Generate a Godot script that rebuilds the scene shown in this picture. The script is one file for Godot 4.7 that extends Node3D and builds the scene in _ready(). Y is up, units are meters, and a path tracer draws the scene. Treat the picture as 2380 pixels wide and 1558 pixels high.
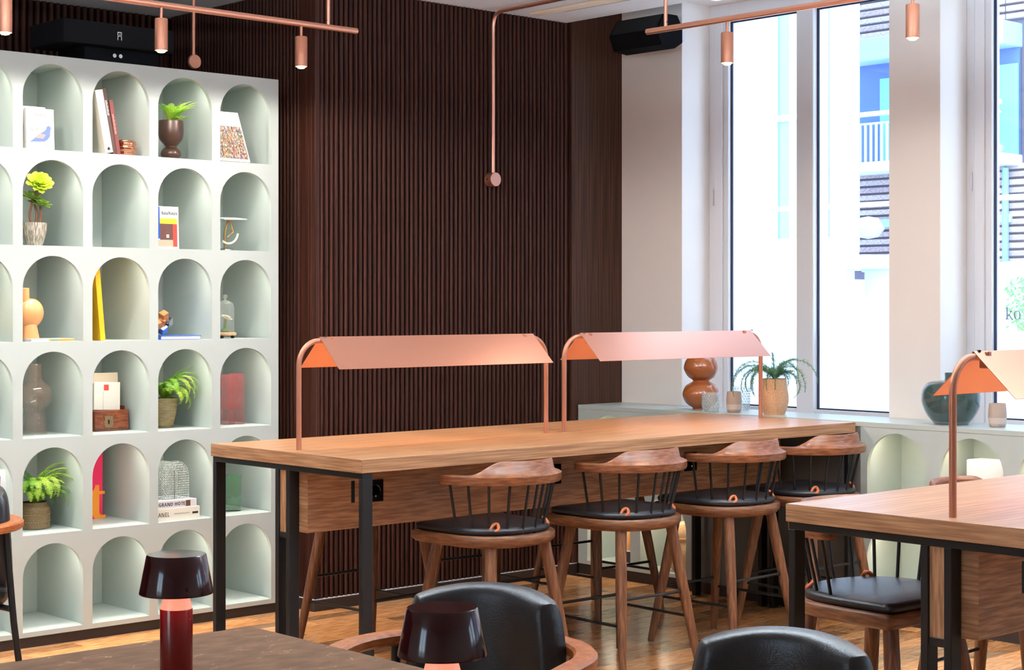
extends Node3D
# A cafe corner: arched bookcase, slatted wall, high tables with copper desk lamps, window bench.

const EXPOSURE := 1.0
const SKY_ENERGY := 10.0
const SPOT_ENERGY := 0.65
const BEAM_ENERGY := 1.6
const NICHE_ENERGY := 0.095
const DESK_ENERGY := 0.3
const PANEL_ENERGY := 0.3

var M := {}
var rng := RandomNumberGenerator.new()
var taken := {}
var counts := {}
var SLAT_MESHES := {}

# ------------------------------------------------------------------ helpers
func thing(called: String, label: String, category: String, at := Vector3.ZERO, turn := 0.0, group := "") -> Node3D:
	var o := Node3D.new()
	o.name = numbered(called)
	add_child(o)
	o.position = at
	o.rotation.y = turn
	o.set_meta("label", label)
	o.set_meta("category", category)
	if group != "":
		o.set_meta("group", group)
	return o

func numbered(called: String) -> String:
	var n: int = taken.get(called, 0)
	taken[called] = n + 1
	return called if n == 0 else "%s_%03d" % [called, n]

func setting(called: String) -> Node3D:
	var o := Node3D.new()
	o.name = called
	add_child(o)
	o.set_meta("kind", "structure")
	return o

func part(parent: Node, called: String, mesh: Mesh, m: Material, at := Vector3.ZERO, rot := Vector3.ZERO) -> MeshInstance3D:
	var o := MeshInstance3D.new()
	var key := "%d/%s" % [parent.get_instance_id(), called]
	var n: int = counts.get(key, 0)
	counts[key] = n + 1
	o.name = called if n == 0 else "%s_%03d" % [called, n]
	o.mesh = mesh
	o.material_override = m
	parent.add_child(o, true)
	o.position = at
	o.rotation = rot
	o.cast_shadow = GeometryInstance3D.SHADOW_CASTING_SETTING_ON
	return o

func copy_of(o: Node3D, called: String, label: String, at: Vector3, turn: float) -> Node3D:
	var c: Node3D = o.duplicate()
	c.name = numbered(called)
	add_child(c)
	c.position = at
	c.rotation.y = turn
	c.set_meta("label", label)
	return c

func begin() -> SurfaceTool:
	var st := SurfaceTool.new()
	st.begin(Mesh.PRIMITIVE_TRIANGLES)
	return st

func done(st: SurfaceTool) -> ArrayMesh:
	st.generate_normals()
	return st.commit()

func tri(st: SurfaceTool, a: Vector3, b: Vector3, c: Vector3) -> void:  # counter-clockwise from outside
	st.add_vertex(a); st.add_vertex(c); st.add_vertex(b)

func quad(st: SurfaceTool, a: Vector3, b: Vector3, c: Vector3, d: Vector3) -> void:
	tri(st, a, b, c)
	tri(st, a, c, d)

func fan(st: SurfaceTool, pts: Array, outward: Vector3) -> void:
	var n: Vector3 = (pts[1] - pts[0]).cross(pts[2] - pts[0])
	var flip: bool = n.dot(outward) < 0.0
	for i in range(1, pts.size() - 1):
		if flip:
			tri(st, pts[0], pts[i + 1], pts[i])
		else:
			tri(st, pts[0], pts[i], pts[i + 1])

func add_box(st: SurfaceTool, lo: Vector3, hi: Vector3, bevel := 0.0) -> void:
	st.set_smooth_group(-1)
	var c := (lo + hi) / 2.0
	var h := (hi - lo) / 2.0
	var b: float = minf(bevel, minf(h.x, minf(h.y, h.z)) * 0.9)
	var p := {}
	for sx in [-1, 1]:
		for sy in [-1, 1]:
			for sz in [-1, 1]:
				p[[sx, sy, sz, 0]] = c + Vector3(sx * h.x, sy * (h.y - b), sz * (h.z - b))
				p[[sx, sy, sz, 1]] = c + Vector3(sx * (h.x - b), sy * h.y, sz * (h.z - b))
				p[[sx, sy, sz, 2]] = c + Vector3(sx * (h.x - b), sy * (h.y - b), sz * h.z)
	for s in [-1, 1]:
		fan(st, [p[[s, -1, -1, 0]], p[[s, 1, -1, 0]], p[[s, 1, 1, 0]], p[[s, -1, 1, 0]]], Vector3(s, 0, 0))
		fan(st, [p[[-1, s, -1, 1]], p[[1, s, -1, 1]], p[[1, s, 1, 1]], p[[-1, s, 1, 1]]], Vector3(0, s, 0))
		fan(st, [p[[-1, -1, s, 2]], p[[1, -1, s, 2]], p[[1, 1, s, 2]], p[[-1, 1, s, 2]]], Vector3(0, 0, s))
	if b <= 0.0:
		return
	for s in [-1, 1]:
		for t in [-1, 1]:
			fan(st, [p[[s, t, -1, 0]], p[[s, t, 1, 0]], p[[s, t, 1, 1]], p[[s, t, -1, 1]]], Vector3(s, t, 0))
			fan(st, [p[[s, -1, t, 0]], p[[s, 1, t, 0]], p[[s, 1, t, 2]], p[[s, -1, t, 2]]], Vector3(s, 0, t))
			fan(st, [p[[-1, s, t, 1]], p[[1, s, t, 1]], p[[1, s, t, 2]], p[[-1, s, t, 2]]], Vector3(0, s, t))
			for u in [-1, 1]:
				fan(st, [p[[s, t, u, 0]], p[[s, t, u, 1]], p[[s, t, u, 2]]], Vector3(s, t, u))

func box(lo: Vector3, hi: Vector3, bevel := 0.0) -> ArrayMesh:
	var st := begin()
	add_box(st, lo, hi, bevel)
	return done(st)

func cbox(size: Vector3, bevel := 0.0) -> ArrayMesh:
	return box(-size / 2.0, size / 2.0, bevel)

func add_lathe(st: SurfaceTool, prof: Array, seg := 32, sx := 1.0, sz := 1.0, at := Vector3.ZERO, crease := 0.7) -> void:
	var g := 1
	for i in prof.size() - 1:
		var p0: Vector2 = prof[i]
		var p1: Vector2 = prof[i + 1]
		if i > 0:
			var q: Vector2 = prof[i - 1]
			if absf((p0 - q).angle_to(p1 - p0)) > crease:
				g += 1
		st.set_smooth_group(g)
		for j in seg:
			var t0 := TAU * j / seg
			var t1 := TAU * (j + 1) / seg
			var a := at + Vector3(p0.x * cos(t0) * sx, p0.y, p0.x * sin(t0) * sz)
			var b := at + Vector3(p0.x * cos(t1) * sx, p0.y, p0.x * sin(t1) * sz)
			var c := at + Vector3(p1.x * cos(t1) * sx, p1.y, p1.x * sin(t1) * sz)
			var d := at + Vector3(p1.x * cos(t0) * sx, p1.y, p1.x * sin(t0) * sz)
			if p0.x < 1e-5:
				tri(st, a, d, c)
			elif p1.x < 1e-5:
				tri(st, a, d, b)
			else:
				quad(st, a, d, c, b)

func lathe(prof: Array, seg := 32, sx := 1.0, sz := 1.0) -> ArrayMesh:
	var st := begin()
	add_lathe(st, prof, seg, sx, sz)
	return done(st)

func smooth_profile(pts: Array, steps := 6) -> Array:
	var out := []
	for i in pts.size() - 1:
		var p0: Vector2 = pts[maxi(i - 1, 0)]
		var p1: Vector2 = pts[i]
		var p2: Vector2 = pts[i + 1]
		var p3: Vector2 = pts[mini(i + 2, pts.size() - 1)]
		for k in steps:
			var q := p1.cubic_interpolate(p2, p0, p3, float(k) / steps)
			out.append(Vector2(maxf(q.x, 0.0), q.y))
	out.append(pts[-1])
	return out

func add_tube(st: SurfaceTool, path: Array, radii, seg := 10, caps := true) -> void:
	var n := path.size()
	var rings := []
	var nrm := Vector3.ZERO
	for i in n:
		var t: Vector3 = (path[mini(i + 1, n - 1)] - path[maxi(i - 1, 0)]).normalized()
		if i == 0:
			nrm = t.cross(Vector3(0.31, 0.83, 0.47)).normalized()
			if absf(t.y) < 0.1:
				nrm = t.cross(Vector3.UP).normalized()
		nrm = (nrm - t * nrm.dot(t)).normalized()
		var bi := t.cross(nrm)
		var r: float = radii if radii is float else radii[i]
		var ring := []
		for j in seg:
			var a := TAU * j / seg
			ring.append(path[i] + (nrm * cos(a) + bi * sin(a)) * r)
		rings.append(ring)
	st.set_smooth_group(1)
	for i in n - 1:
		for j in seg:
			var k := (j + 1) % seg
			quad(st, rings[i][j], rings[i][k], rings[i + 1][k], rings[i + 1][j])
	if caps:
		st.set_smooth_group(-1)
		fan(st, rings[0], path[0] - path[1])
		fan(st, rings[n - 1], path[n - 1] - path[n - 2])

func tube(path: Array, radii, seg := 10) -> ArrayMesh:
	var st := begin()
	add_tube(st, path, radii, seg)
	return done(st)

func curve(pts: Array, steps := 6) -> Array:
	var out := []
	for i in pts.size() - 1:
		var p0: Vector3 = pts[maxi(i - 1, 0)]
		var p1: Vector3 = pts[i]
		var p2: Vector3 = pts[i + 1]
		var p3: Vector3 = pts[mini(i + 2, pts.size() - 1)]
		for k in steps:
			out.append(p1.cubic_interpolate(p2, p0, p3, float(k) / steps))
	out.append(pts[-1])
	return out

# rings of one outline (x, z points), each [scale, y]; closed at both ends
func loft(outline: Array, levels: Array, crease := 0.8) -> ArrayMesh:
	var st := begin()
	var n := outline.size()
	var g := 1
	for i in levels.size() - 1:
		if i > 0:
			var e0 := Vector2((levels[i][0] - levels[i - 1][0]) * 0.22, levels[i][1] - levels[i - 1][1])
			var e1 := Vector2((levels[i + 1][0] - levels[i][0]) * 0.22, levels[i + 1][1] - levels[i][1])
			if absf(e0.angle_to(e1)) > crease:
				g += 1
		st.set_smooth_group(g)
		for j in n:
			var k := (j + 1) % n
			var a := Vector3(outline[j].x * levels[i][0], levels[i][1], outline[j].y * levels[i][0])
			var b := Vector3(outline[k].x * levels[i][0], levels[i][1], outline[k].y * levels[i][0])
			var c := Vector3(outline[k].x * levels[i + 1][0], levels[i + 1][1], outline[k].y * levels[i + 1][0])
			var d := Vector3(outline[j].x * levels[i + 1][0], levels[i + 1][1], outline[j].y * levels[i + 1][0])
			if levels[i][0] < 1e-4:
				tri(st, a, d, c)
			elif levels[i + 1][0] < 1e-4:
				tri(st, a, d, b)
			else:
				quad(st, a, d, c, b)
	return done(st)

func extrude_xy(st: SurfaceTool, poly: PackedVector2Array, z0: float, z1: float) -> void:  # z1 > z0
	st.set_smooth_group(-1)
	var ix := Geometry2D.triangulate_polygon(poly)
	for i in range(0, ix.size(), 3):
		for z in [z0, z1]:
			var a := Vector3(poly[ix[i]].x, poly[ix[i]].y, z)
			var b := Vector3(poly[ix[i + 1]].x, poly[ix[i + 1]].y, z)
			var c := Vector3(poly[ix[i + 2]].x, poly[ix[i + 2]].y, z)
			fan(st, [a, b, c], Vector3(0, 0, 1 if z == z1 else -1))
	var area := 0.0
	for i in poly.size():
		area += poly[i].cross(poly[(i + 1) % poly.size()])
	for i in poly.size():
		var p := poly[i]
		var q := poly[(i + 1) % poly.size()]
		var o := Vector2(q.y - p.y, p.x - q.x) * signf(area)
		fan(st, [Vector3(p.x, p.y, z0), Vector3(q.x, q.y, z0), Vector3(q.x, q.y, z1), Vector3(p.x, p.y, z1)], Vector3(o.x, o.y, 0))

# front sheet with one arched hole per cell, in the xy plane, thickness towards -z
func add_arch_cell(st: SurfaceTool, x0: float, x1: float, y0: float, y1: float, xc: float, w: float, yb: float, yt: float, z0: float, z1: float) -> void:
	var r := w / 2.0
	var ys := yt - r
	var hole := [Vector2(xc - r, yb)]
	for k in 25:
		var a := PI - PI * k / 24.0
		hole.append(Vector2(xc + r * cos(a), ys + r * sin(a)))
	hole.append(Vector2(xc + r, yb))
	for side in [0, 1]:
		var poly := PackedVector2Array()
		if side == 0:
			poly.append_array([Vector2(xc, y0), Vector2(xc, yb)])
			for k in 14:
				poly.append(hole[k])
			poly.append_array([Vector2(xc, y1), Vector2(x0, y1), Vector2(x0, y0)])
		else:
			poly.append_array([Vector2(xc, y0), Vector2(xc, yb)])
			for k in range(26, 12, -1):
				poly.append(hole[k])
			poly.append_array([Vector2(xc, y1), Vector2(x1, y1), Vector2(x1, y0)])
		st.set_smooth_group(-1)
		var ix := Geometry2D.triangulate_polygon(poly)
		for i in range(0, ix.size(), 3):
			for z in [z0, z1]:
				fan(st, [Vector3(poly[ix[i]].x, poly[ix[i]].y, z), Vector3(poly[ix[i + 1]].x, poly[ix[i + 1]].y, z), Vector3(poly[ix[i + 2]].x, poly[ix[i + 2]].y, z)], Vector3(0, 0, 1 if z == z1 else -1))
	var b := 0.003  # eased edge on the face
	for i in hole.size():
		var p: Vector2 = hole[i]
		var q: Vector2 = hole[(i + 1) % hole.size()]
		var inward := Vector2(xc, (yb + ys) / 2.0) - (p + q) / 2.0
		st.set_smooth_group(3 if i > 0 and i < 25 else -1)
		fan(st, [Vector3(p.x, p.y, z0), Vector3(q.x, q.y, z0), Vector3(q.x, q.y, z1), Vector3(p.x, p.y, z1)], Vector3(inward.x, inward.y, 0))

func pillow(w: float, h: float, t: float, bend := 0.0, n := 16, corner := 0.55, p := 4.0) -> ArrayMesh:
	# an upholstered pad in the xy plane, bent round y by bend radians in all, thickness along z
	var st := begin()
	st.set_smooth_group(1)
	var at := func(i: int, j: int, side: float) -> Vector3:
		var u := sin((float(i) / n * 2.0 - 1.0) * PI / 2.0)
		var v := sin((float(j) / n * 2.0 - 1.0) * PI / 2.0)
		var uu := u * sqrt(1.0 - corner * v * v / 2.0)
		var vv := v * sqrt(1.0 - corner * u * u / 2.0)
		var m := pow(absf(u), p) + pow(absf(v), p) - pow(absf(u * v), p)
		var z := side * t / 2.0 * pow(maxf(0.0, 1.0 - m), 1.0 / p)
		var x := uu * w / 2.0
		var y := vv * h / 2.0
		if absf(bend) > 1e-4:
			var rad := w / bend
			var a := x / rad
			return Vector3((rad - z) * sin(a), y, rad - (rad - z) * cos(a))
		return Vector3(x, y, z)
	for side in [1.0, -1.0]:
		for i in n:
			for j in n:
				var a: Vector3 = at.call(i, j, side)
				var b: Vector3 = at.call(i + 1, j, side)
				var c: Vector3 = at.call(i + 1, j + 1, side)
				var d: Vector3 = at.call(i, j + 1, side)
				if side > 0:
					quad(st, a, b, c, d)
				else:
					quad(st, a, d, c, b)
	return done(st)

func words(text: String, height: float, font_names: Array, bold := 400, depth := 0.0006) -> TextMesh:
	var t := TextMesh.new()
	var f := SystemFont.new()
	f.font_names = PackedStringArray(font_names)
	f.font_weight = bold
	t.font = f
	t.font_size = 32
	t.pixel_size = height / 24.0
	t.depth = depth
	t.text = text
	return t

# ------------------------------------------------------------------ materials
func grain(seed_: int, ca: Color, cb: Color, freq: float, power := 1.0, size := 256) -> ImageTexture:
	var n := FastNoiseLite.new()
	n.seed = seed_
	n.noise_type = FastNoiseLite.TYPE_SIMPLEX_SMOOTH
	n.frequency = freq
	n.fractal_octaves = 4
	n.fractal_gain = 0.55
	var src := n.get_seamless_image(size, size)
	src.convert(Image.FORMAT_L8)
	var raw := src.get_data()
	var out := PackedByteArray()
	out.resize(size * size * 3)
	for i in size * size:
		var v := clampf((raw[i] / 255.0 - 0.5) * 1.7 + 0.5, 0.0, 1.0)
		v = pow(v, power)
		out[i * 3] = int(255.0 * lerpf(ca.r, cb.r, v))
		out[i * 3 + 1] = int(255.0 * lerpf(ca.g, cb.g, v))
		out[i * 3 + 2] = int(255.0 * lerpf(ca.b, cb.b, v))
	return ImageTexture.create_from_image(Image.create_from_data(size, size, false, Image.FORMAT_RGB8, out))

func plain(called: String, c: Color, rough := 0.5, metal := 0.0) -> StandardMaterial3D:
	var m := StandardMaterial3D.new()
	m.resource_name = called
	m.albedo_color = c
	m.roughness = rough
	m.metallic = metal
	M[called] = m
	return m

func textured(called: String, tex: Texture2D, scale: Vector3, rough := 0.5, offset := Vector3.ZERO, tint := Color.WHITE) -> StandardMaterial3D:
	var m := plain(called, tint, rough)
	m.albedo_texture = tex
	m.uv1_triplanar = true
	m.uv1_triplanar_sharpness = 8.0
	m.uv1_scale = scale
	m.uv1_offset = offset
	return m

func glow(called: String, c: Color, energy: float) -> StandardMaterial3D:
	var m := plain(called, c, 0.4)
	m.emission_enabled = true
	m.emission = c
	m.emission_energy_multiplier = energy
	return m

func pane(called: String, c: Color, rough := 0.03) -> StandardMaterial3D:
	var m := plain(called, c, rough)
	m.transparency = BaseMaterial3D.TRANSPARENCY_ALPHA
	return m

func solid_glass(called: String, c: Color, rough := 0.02) -> StandardMaterial3D:
	var m := plain(called, c, rough)
	m.transparency = BaseMaterial3D.TRANSPARENCY_ALPHA
	m.albedo_color.a = 0.0
	m.refraction_enabled = true
	m.refraction_scale = 0.05
	return m

func leaf(called: String, c: Color, back: Color) -> StandardMaterial3D:
	var m := plain(called, c, 0.5)
	m.backlight_enabled = true
	m.backlight = back
	m.cull_mode = BaseMaterial3D.CULL_DISABLED
	return m

func make_materials() -> void:
	var w1 := grain(3, Color8(146, 102, 70), Color8(196, 150, 110), 0.02, 1.0, 512)
	var w2 := grain(7, Color8(34, 15, 10), Color8(76, 40, 28), 0.03)
	var w3 := grain(11, Color8(88, 51, 30), Color8(132, 85, 53), 0.02)
	var w4 := grain(15, Color8(172, 118, 78), Color8(218, 168, 120), 0.018, 1.0, 512)
	var w5 := grain(19, Color8(46, 26, 18), Color8(78, 48, 35), 0.03)
	textured("walnut_top", w1, Vector3(0.22, 9, 9), 0.34)
	textured("walnut_box", w1, Vector3(0.5, 7, 0.5), 0.5, Vector3(0.3, 0.1, 0))
	textured("walnut_end", w1, Vector3(9, 9, 0.35), 0.42, Vector3(0.1, 0.4, 0))
	textured("walnut_strip", w1, Vector3(9, 0.6, 9), 0.45, Vector3(0.3, 0.1, 0))
	for k in 3:
		textured("slat_%d" % k, w2, Vector3(14, 0.1, 14), 0.6, Vector3(0.37 * k, 0.21 * k, 0.11 * k))
	textured("veneer", w5, Vector3(12, 0.15, 12), 0.55)
	textured("stool_leg", w3, Vector3(14, 1.2, 14), 0.4)
	textured("stool_seat", w3, Vector3(2, 14, 2), 0.4, Vector3(0.1, 0, 0))
	textured("stool_rail", w3, Vector3(2.5, 16, 2.5), 0.36, Vector3(0.4, 0, 0), Color(1.1, 1.05, 1.05))
	textured("chair_rail", w4, Vector3(3, 16, 3), 0.4, Vector3(0.4, 0, 0), Color(0.82, 0.63, 0.48))
	var tones := [Color(1.0, 1.0, 1.0), Color(0.86, 0.84, 0.82), Color(1.12, 1.08, 1.02), Color(0.74, 0.72, 0.7), Color(1.04, 0.98, 0.9)]
	for k in 5:
		textured("plank_%d" % k, w4, Vector3(0.9, 8, 8), 0.24, Vector3(0.31 * k, 0, 0.17 * k), tones[k])
		M["plank_%d" % k].roughness = 0.18
	plain("subfloor", Color8(48, 28, 18), 0.8)
	plain("sage", Color8(184, 194, 191), 0.55)
	plain("sage_top", Color8(184, 194, 191), 0.32)
	plain("panel_grey", Color8(104, 102, 98), 0.6)
	plain("plinth", Color8(44, 32, 28), 0.5)
	plain("black_metal", Color8(22, 22, 25), 0.42, 0.3)
	plain("black_plastic", Color8(9, 9, 12), 0.85).metallic_specular = 0.25
	plain("black_gloss", Color8(12, 12, 16), 0.18)
	plain("grille", Color8(8, 8, 9), 0.8)
	var leather_bump := grain(41, Color.BLACK, Color.WHITE, 0.08)
	var le := plain("black_leather", Color8(30, 30, 34), 0.38)
	le.heightmap_enabled = true
	le.heightmap_texture = leather_bump
	le.heightmap_scale = 0.03
	le.uv1_triplanar = true
	le.uv1_scale = Vector3(9, 9, 9)
	plain("seam", Color8(16, 16, 18), 0.6)
	plain("tan_leather", Color8(196, 104, 58), 0.45)
	plain("white_metal", Color8(225, 225, 228), 0.4, 0.2)
	plain("copper", Color8(218, 156, 132), 0.3, 0.85)
	plain("copper_dark", Color8(186, 124, 98), 0.38, 0.5)
	plain("copper_matt", Color8(150, 82, 58), 0.45, 0.35)
	plain("brass", Color8(196, 150, 84), 0.28, 0.9)
	plain("chrome", Color8(210, 210, 214), 0.15, 1.0)
	var ceil_bump := grain(23, Color.BLACK, Color.WHITE, 0.16)
	var ce := textured("ceiling_plaster", grain(29, Color8(228, 224, 222), Color8(248, 246, 244), 0.2), Vector3(5, 5, 5), 0.9)
	ce.heightmap_enabled = true
	ce.heightmap_texture = ceil_bump
	ce.heightmap_scale = 0.25
	plain("wall_paint", Color8(240, 233, 228), 0.8)
	plain("frame_white", Color8(226, 226, 230), 0.4)
	plain("gasket", Color8(24, 34, 62), 0.5)
	pane("window_glass", Color(0.93, 0.97, 1.0, 0.06))
	var fm := plain("frost_film", Color(0.94, 0.97, 0.99, 0.74), 0.6)
	fm.transparency = BaseMaterial3D.TRANSPARENCY_ALPHA
	fm.backlight_enabled = true
	fm.backlight = Color(1, 1, 1)
	var rw := plain("rail_white", Color8(236, 244, 248), 0.4)
	rw.backlight_enabled = true
	rw.backlight = Color(1, 1, 1)
	plain("film_letter", Color8(120, 132, 150), 0.7)
	glow("bulb_glow", Color(1.0, 0.78, 0.5), 26.0)
	glow("panel_glow", Color(1.0, 0.96, 0.9), 2.0)
	glow("led_glow", Color(1.0, 0.92, 0.8), 2.0)
	glow("desk_led", Color(1.0, 0.8, 0.58), 3.0)
	# lamp of dark red glass-like plastic
	plain("burgundy_shade", Color8(46, 10, 14), 0.12)
	var bb := plain("burgundy_body", Color8(96, 18, 18), 0.14)
	bb.backlight_enabled = true
	bb.backlight = Color(0.42, 0.045, 0.025)
	glow("lamp_neck_glow", Color(1.0, 0.52, 0.42), 1.3)
	# marble
	M["marble"] = make_marble()
	for k in 3:
		M["slat_%d" % k].metallic_specular = 0.3
	M.veneer.metallic_specular = 0.3
	M.marble.metallic_specular = 0.15
	# plants
	leaf("fern_light", Color8(172, 202, 80), Color(0.55, 0.72, 0.2))
	leaf("fern_mid", Color8(112, 158, 44), Color(0.35, 0.55, 0.1))
	leaf("fern_dark", Color8(64, 110, 42), Color(0.2, 0.4, 0.08))
	leaf("asparagus_green", Color8(88, 128, 92), Color(0.3, 0.45, 0.28))
	leaf("aeonium_green", Color8(178, 196, 52), Color(0.4, 0.5, 0.1))
	leaf("aeonium_olive", Color8(120, 148, 60), Color(0.25, 0.35, 0.1))
	plain("stem_brown", Color8(120, 76, 52), 0.8)
	plain("soil", Color8(46, 32, 24), 0.95)
	textured("pot_streaked", grain(51, Color8(104, 92, 78), Color8(214, 206, 190), 0.05), Vector3(16, 1.6, 16), 0.7)
	plain("pot_bronze", Color8(74, 52, 42), 0.3, 0.35)
	textured("pot_olive", grain(53, Color8(112, 92, 58), Color8(168, 148, 102), 0.05), Vector3(2, 30, 2), 0.45)
	textured("pot_antique", grain(55, Color8(84, 64, 40), Color8(150, 120, 82), 0.06), Vector3(12, 12, 12), 0.42)
	plain("pot_dots", Color8(176, 150, 110), 0.5)
	textured("pot_rust", grain(57, Color8(186, 134, 96), Color8(222, 184, 150), 0.11), Vector3(5, 5, 5), 0.75)
	plain("vase_peach", Color8(226, 160, 104), 0.22)
	plain("vase_caramel", Color8(156, 88, 48), 0.08)
	plain("cup_beige", Color8(176, 152, 136), 0.6)
	plain("cup_pale", Color8(208, 188, 178), 0.6)
	glow("candle_glow", Color(1.0, 0.66, 0.42), 0.5)
	solid_glass("glass_clear", Color(0.97, 0.98, 0.98))
	pane("glass_smoke", Color(0.72, 0.58, 0.52, 0.12))
	pane("glass_pink", Color(0.9, 0.34, 0.38, 0.12))
	pane("glass_green", Color(0.2, 0.56, 0.32, 0.15))
	pane("glass_teal", Color(0.02, 0.26, 0.23, 0.48))
	pane("glass_thin", Color(0.9, 0.94, 0.92, 0.12))
	pane("glass_relief", Color(0.82, 0.86, 0.84, 0.34), 0.1)
	# paper and print
	plain("paper", Color8(240, 236, 228), 0.75)
	plain("paper_warm", Color8(232, 214, 190), 0.75)
	plain("cover_white", Color8(224, 224, 229), 0.5)
	plain("cover_cream", Color8(236, 230, 214), 0.5)
	plain("cover_brown", Color8(70, 40, 32), 0.5)
	plain("cover_red", Color8(112, 44, 38), 0.5)
	plain("cover_yellow", Color8(246, 188, 24), 0.5)
	plain("cover_blue", Color8(44, 96, 196), 0.5)
	plain("cover_light_blue", Color8(112, 160, 210), 0.5)
	plain("cover_pink", Color8(232, 36, 92), 0.5)
	plain("pigeon_blue", Color8(92, 112, 176), 0.6)
	plain("print_orange", Color8(246, 150, 40), 0.5)
	plain("print_black", Color8(34, 30, 30), 0.6)
	plain("print_grey", Color8(150, 140, 138), 0.6)
	plain("print_red", Color8(206, 66, 50), 0.6)
	plain("print_blue", Color8(30, 84, 180), 0.6)
	plain("print_yellow", Color8(246, 206, 40), 0.6)
	plain("print_brown", Color8(96, 60, 48), 0.6)
	plain("print_beige", Color8(206, 176, 150), 0.6)
	plain("print_rose", Color8(214, 150, 140), 0.6)
	plain("print_teal", Color8(60, 160, 160), 0.6)
	textured("mahogany", w3, Vector3(3, 14, 14), 0.35, Vector3.ZERO, Color(1.05, 0.85, 0.75))
	plain("walnut_cube", Color8(186, 120, 70), 0.35)
	# outside
	plain("facade_white", Color8(212, 217, 226), 0.8)
	plain("facade_pale_blue", Color8(160, 200, 214), 0.6)
	plain("stone_pale", Color8(182, 200, 210), 0.8)
	plain("far_glass", Color8(120, 190, 226), 0.12)
	plain("far_glass_dark", Color8(74, 110, 176), 0.12)
	textured("brick_0", grain(61, Color8(150, 128, 132), Color8(214, 200, 204), 0.06), Vector3(3, 8, 3), 0.9)
	textured("brick_1", grain(63, Color8(128, 104, 110), Color8(196, 176, 180), 0.06), Vector3(3, 8, 3), 0.9)
	plain("mortar", Color8(96, 92, 112), 0.95)
	plain("asphalt", Color8(206, 206, 204), 0.9)
	leaf("hedge_green", Color8(110, 168, 100), Color(0.3, 0.5, 0.2))

func make_marble() -> StandardMaterial3D:
	var size := 512
	var n := FastNoiseLite.new()
	n.seed = 77
	n.frequency = 0.006
	n.fractal_octaves = 5
	var n2 := FastNoiseLite.new()
	n2.seed = 78
	n2.frequency = 0.02
	n2.fractal_octaves = 4
	var a := n.get_seamless_image(size, size).get_data()
	var b := n2.get_seamless_image(size, size).get_data()
	var out := PackedByteArray()
	out.resize(size * size * 3)
	var base := Color8(94, 69, 53)
	var alt := Color8(118, 89, 69)
	var vein := Color8(186, 150, 112)
	for i in size * size:
		var v := a[i] / 255.0
		var w := b[i] / 255.0
		var c := base.lerp(alt, w)
		var k := absf(v + (w - 0.5) * 0.06 - 0.5)
		if k < 0.011:
			c = c.lerp(vein, (1.0 - k / 0.011) * clampf(w * 2.2 - 0.6, 0.0, 0.9))
		out[i * 3] = int(c.r * 255.0)
		out[i * 3 + 1] = int(c.g * 255.0)
		out[i * 3 + 2] = int(c.b * 255.0)
	var t := ImageTexture.create_from_image(Image.create_from_data(size, size, false, Image.FORMAT_RGB8, out))
	return textured("marble_stone", t, Vector3(1.1, 1.1, 1.9), 0.8)

# ------------------------------------------------------------------ lights
func spot_light(parent: Node3D, at: Vector3, energy: float, color: Color, angle: float, soft := 0.6) -> void:
	var l := SpotLight3D.new()
	l.name = "lamp_light"
	parent.add_child(l, true)
	l.position = at
	l.rotation.x = -PI / 2
	l.light_energy = energy
	l.light_color = color
	l.spot_angle = angle
	l.spot_angle_attenuation = soft
	l.spot_range = 14.0
	l.spot_attenuation = 2.0
	l.light_size = 0.02
	l.shadow_enabled = true

func area_light(parent: Node3D, at: Vector3, rot: Vector3, size: Vector2, energy: float, color: Color) -> void:
	var l := AreaLight3D.new()
	l.name = "strip_light"
	parent.add_child(l, true)
	l.position = at
	l.rotation = rot
	l.area_size = size
	l.light_energy = energy
	l.light_color = color
	l.area_range = 14.0
	l.area_attenuation = 2.0
	l.shadow_enabled = true

func omni_light(parent: Node3D, at: Vector3, energy: float, color: Color, size := 0.02) -> void:
	var l := OmniLight3D.new()
	l.name = "lamp_light"
	parent.add_child(l, true)
	l.position = at
	l.light_energy = energy
	l.light_color = color
	l.omni_range = 14.0
	l.omni_attenuation = 2.0
	l.light_size = size
	l.shadow_enabled = true

# ------------------------------------------------------------------ scene
func _ready() -> void:
	rng.seed = 20240611
	make_camera()
	make_sky()
	make_materials()
	make_room()
	make_outside()
	make_bookcase()
	make_bench()
	make_tables()
	make_lamps()
	make_panels()
	make_stools()
	make_foreground()
	make_niche_things()
	make_bench_things()

func make_camera() -> void:
	var cam := Camera3D.new()
	cam.name = "camera"
	add_child(cam)
	cam.projection = Camera3D.PROJECTION_FRUSTUM
	cam.near = 0.05
	cam.far = 200.0
	cam.size = 2.0 * 0.05 * 779.0 / 4000.47
	cam.frustum_offset = Vector2(0.0, 0.05 * (710.36 - 779.0) / 4000.47)
	cam.position = Vector3(0, 1.44, 0)
	cam.rotation.y = -(PI / 2 - 0.827204)
	cam.current = true

func make_sky() -> void:
	var we := WorldEnvironment.new()
	we.name = "environment"
	var e := Environment.new()
	e.background_mode = Environment.BG_SKY
	var s := Sky.new()
	var m := ProceduralSkyMaterial.new()
	m.sky_top_color = Color(0.74, 0.87, 1.0)
	m.sky_horizon_color = Color(0.86, 0.94, 1.0)
	m.ground_horizon_color = Color(0.62, 0.66, 0.7)
	m.ground_bottom_color = Color(0.5, 0.52, 0.55)
	m.use_debanding = false
	s.sky_material = m
	e.sky = s
	e.background_energy_multiplier = SKY_ENERGY
	e.tonemap_mode = Environment.TONE_MAPPER_LINEAR
	e.tonemap_exposure = EXPOSURE
	e.sdfgi_enabled = true
	e.ssao_enabled = true
	e.ssil_enabled = true
	we.environment = e
	add_child(we)

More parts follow.
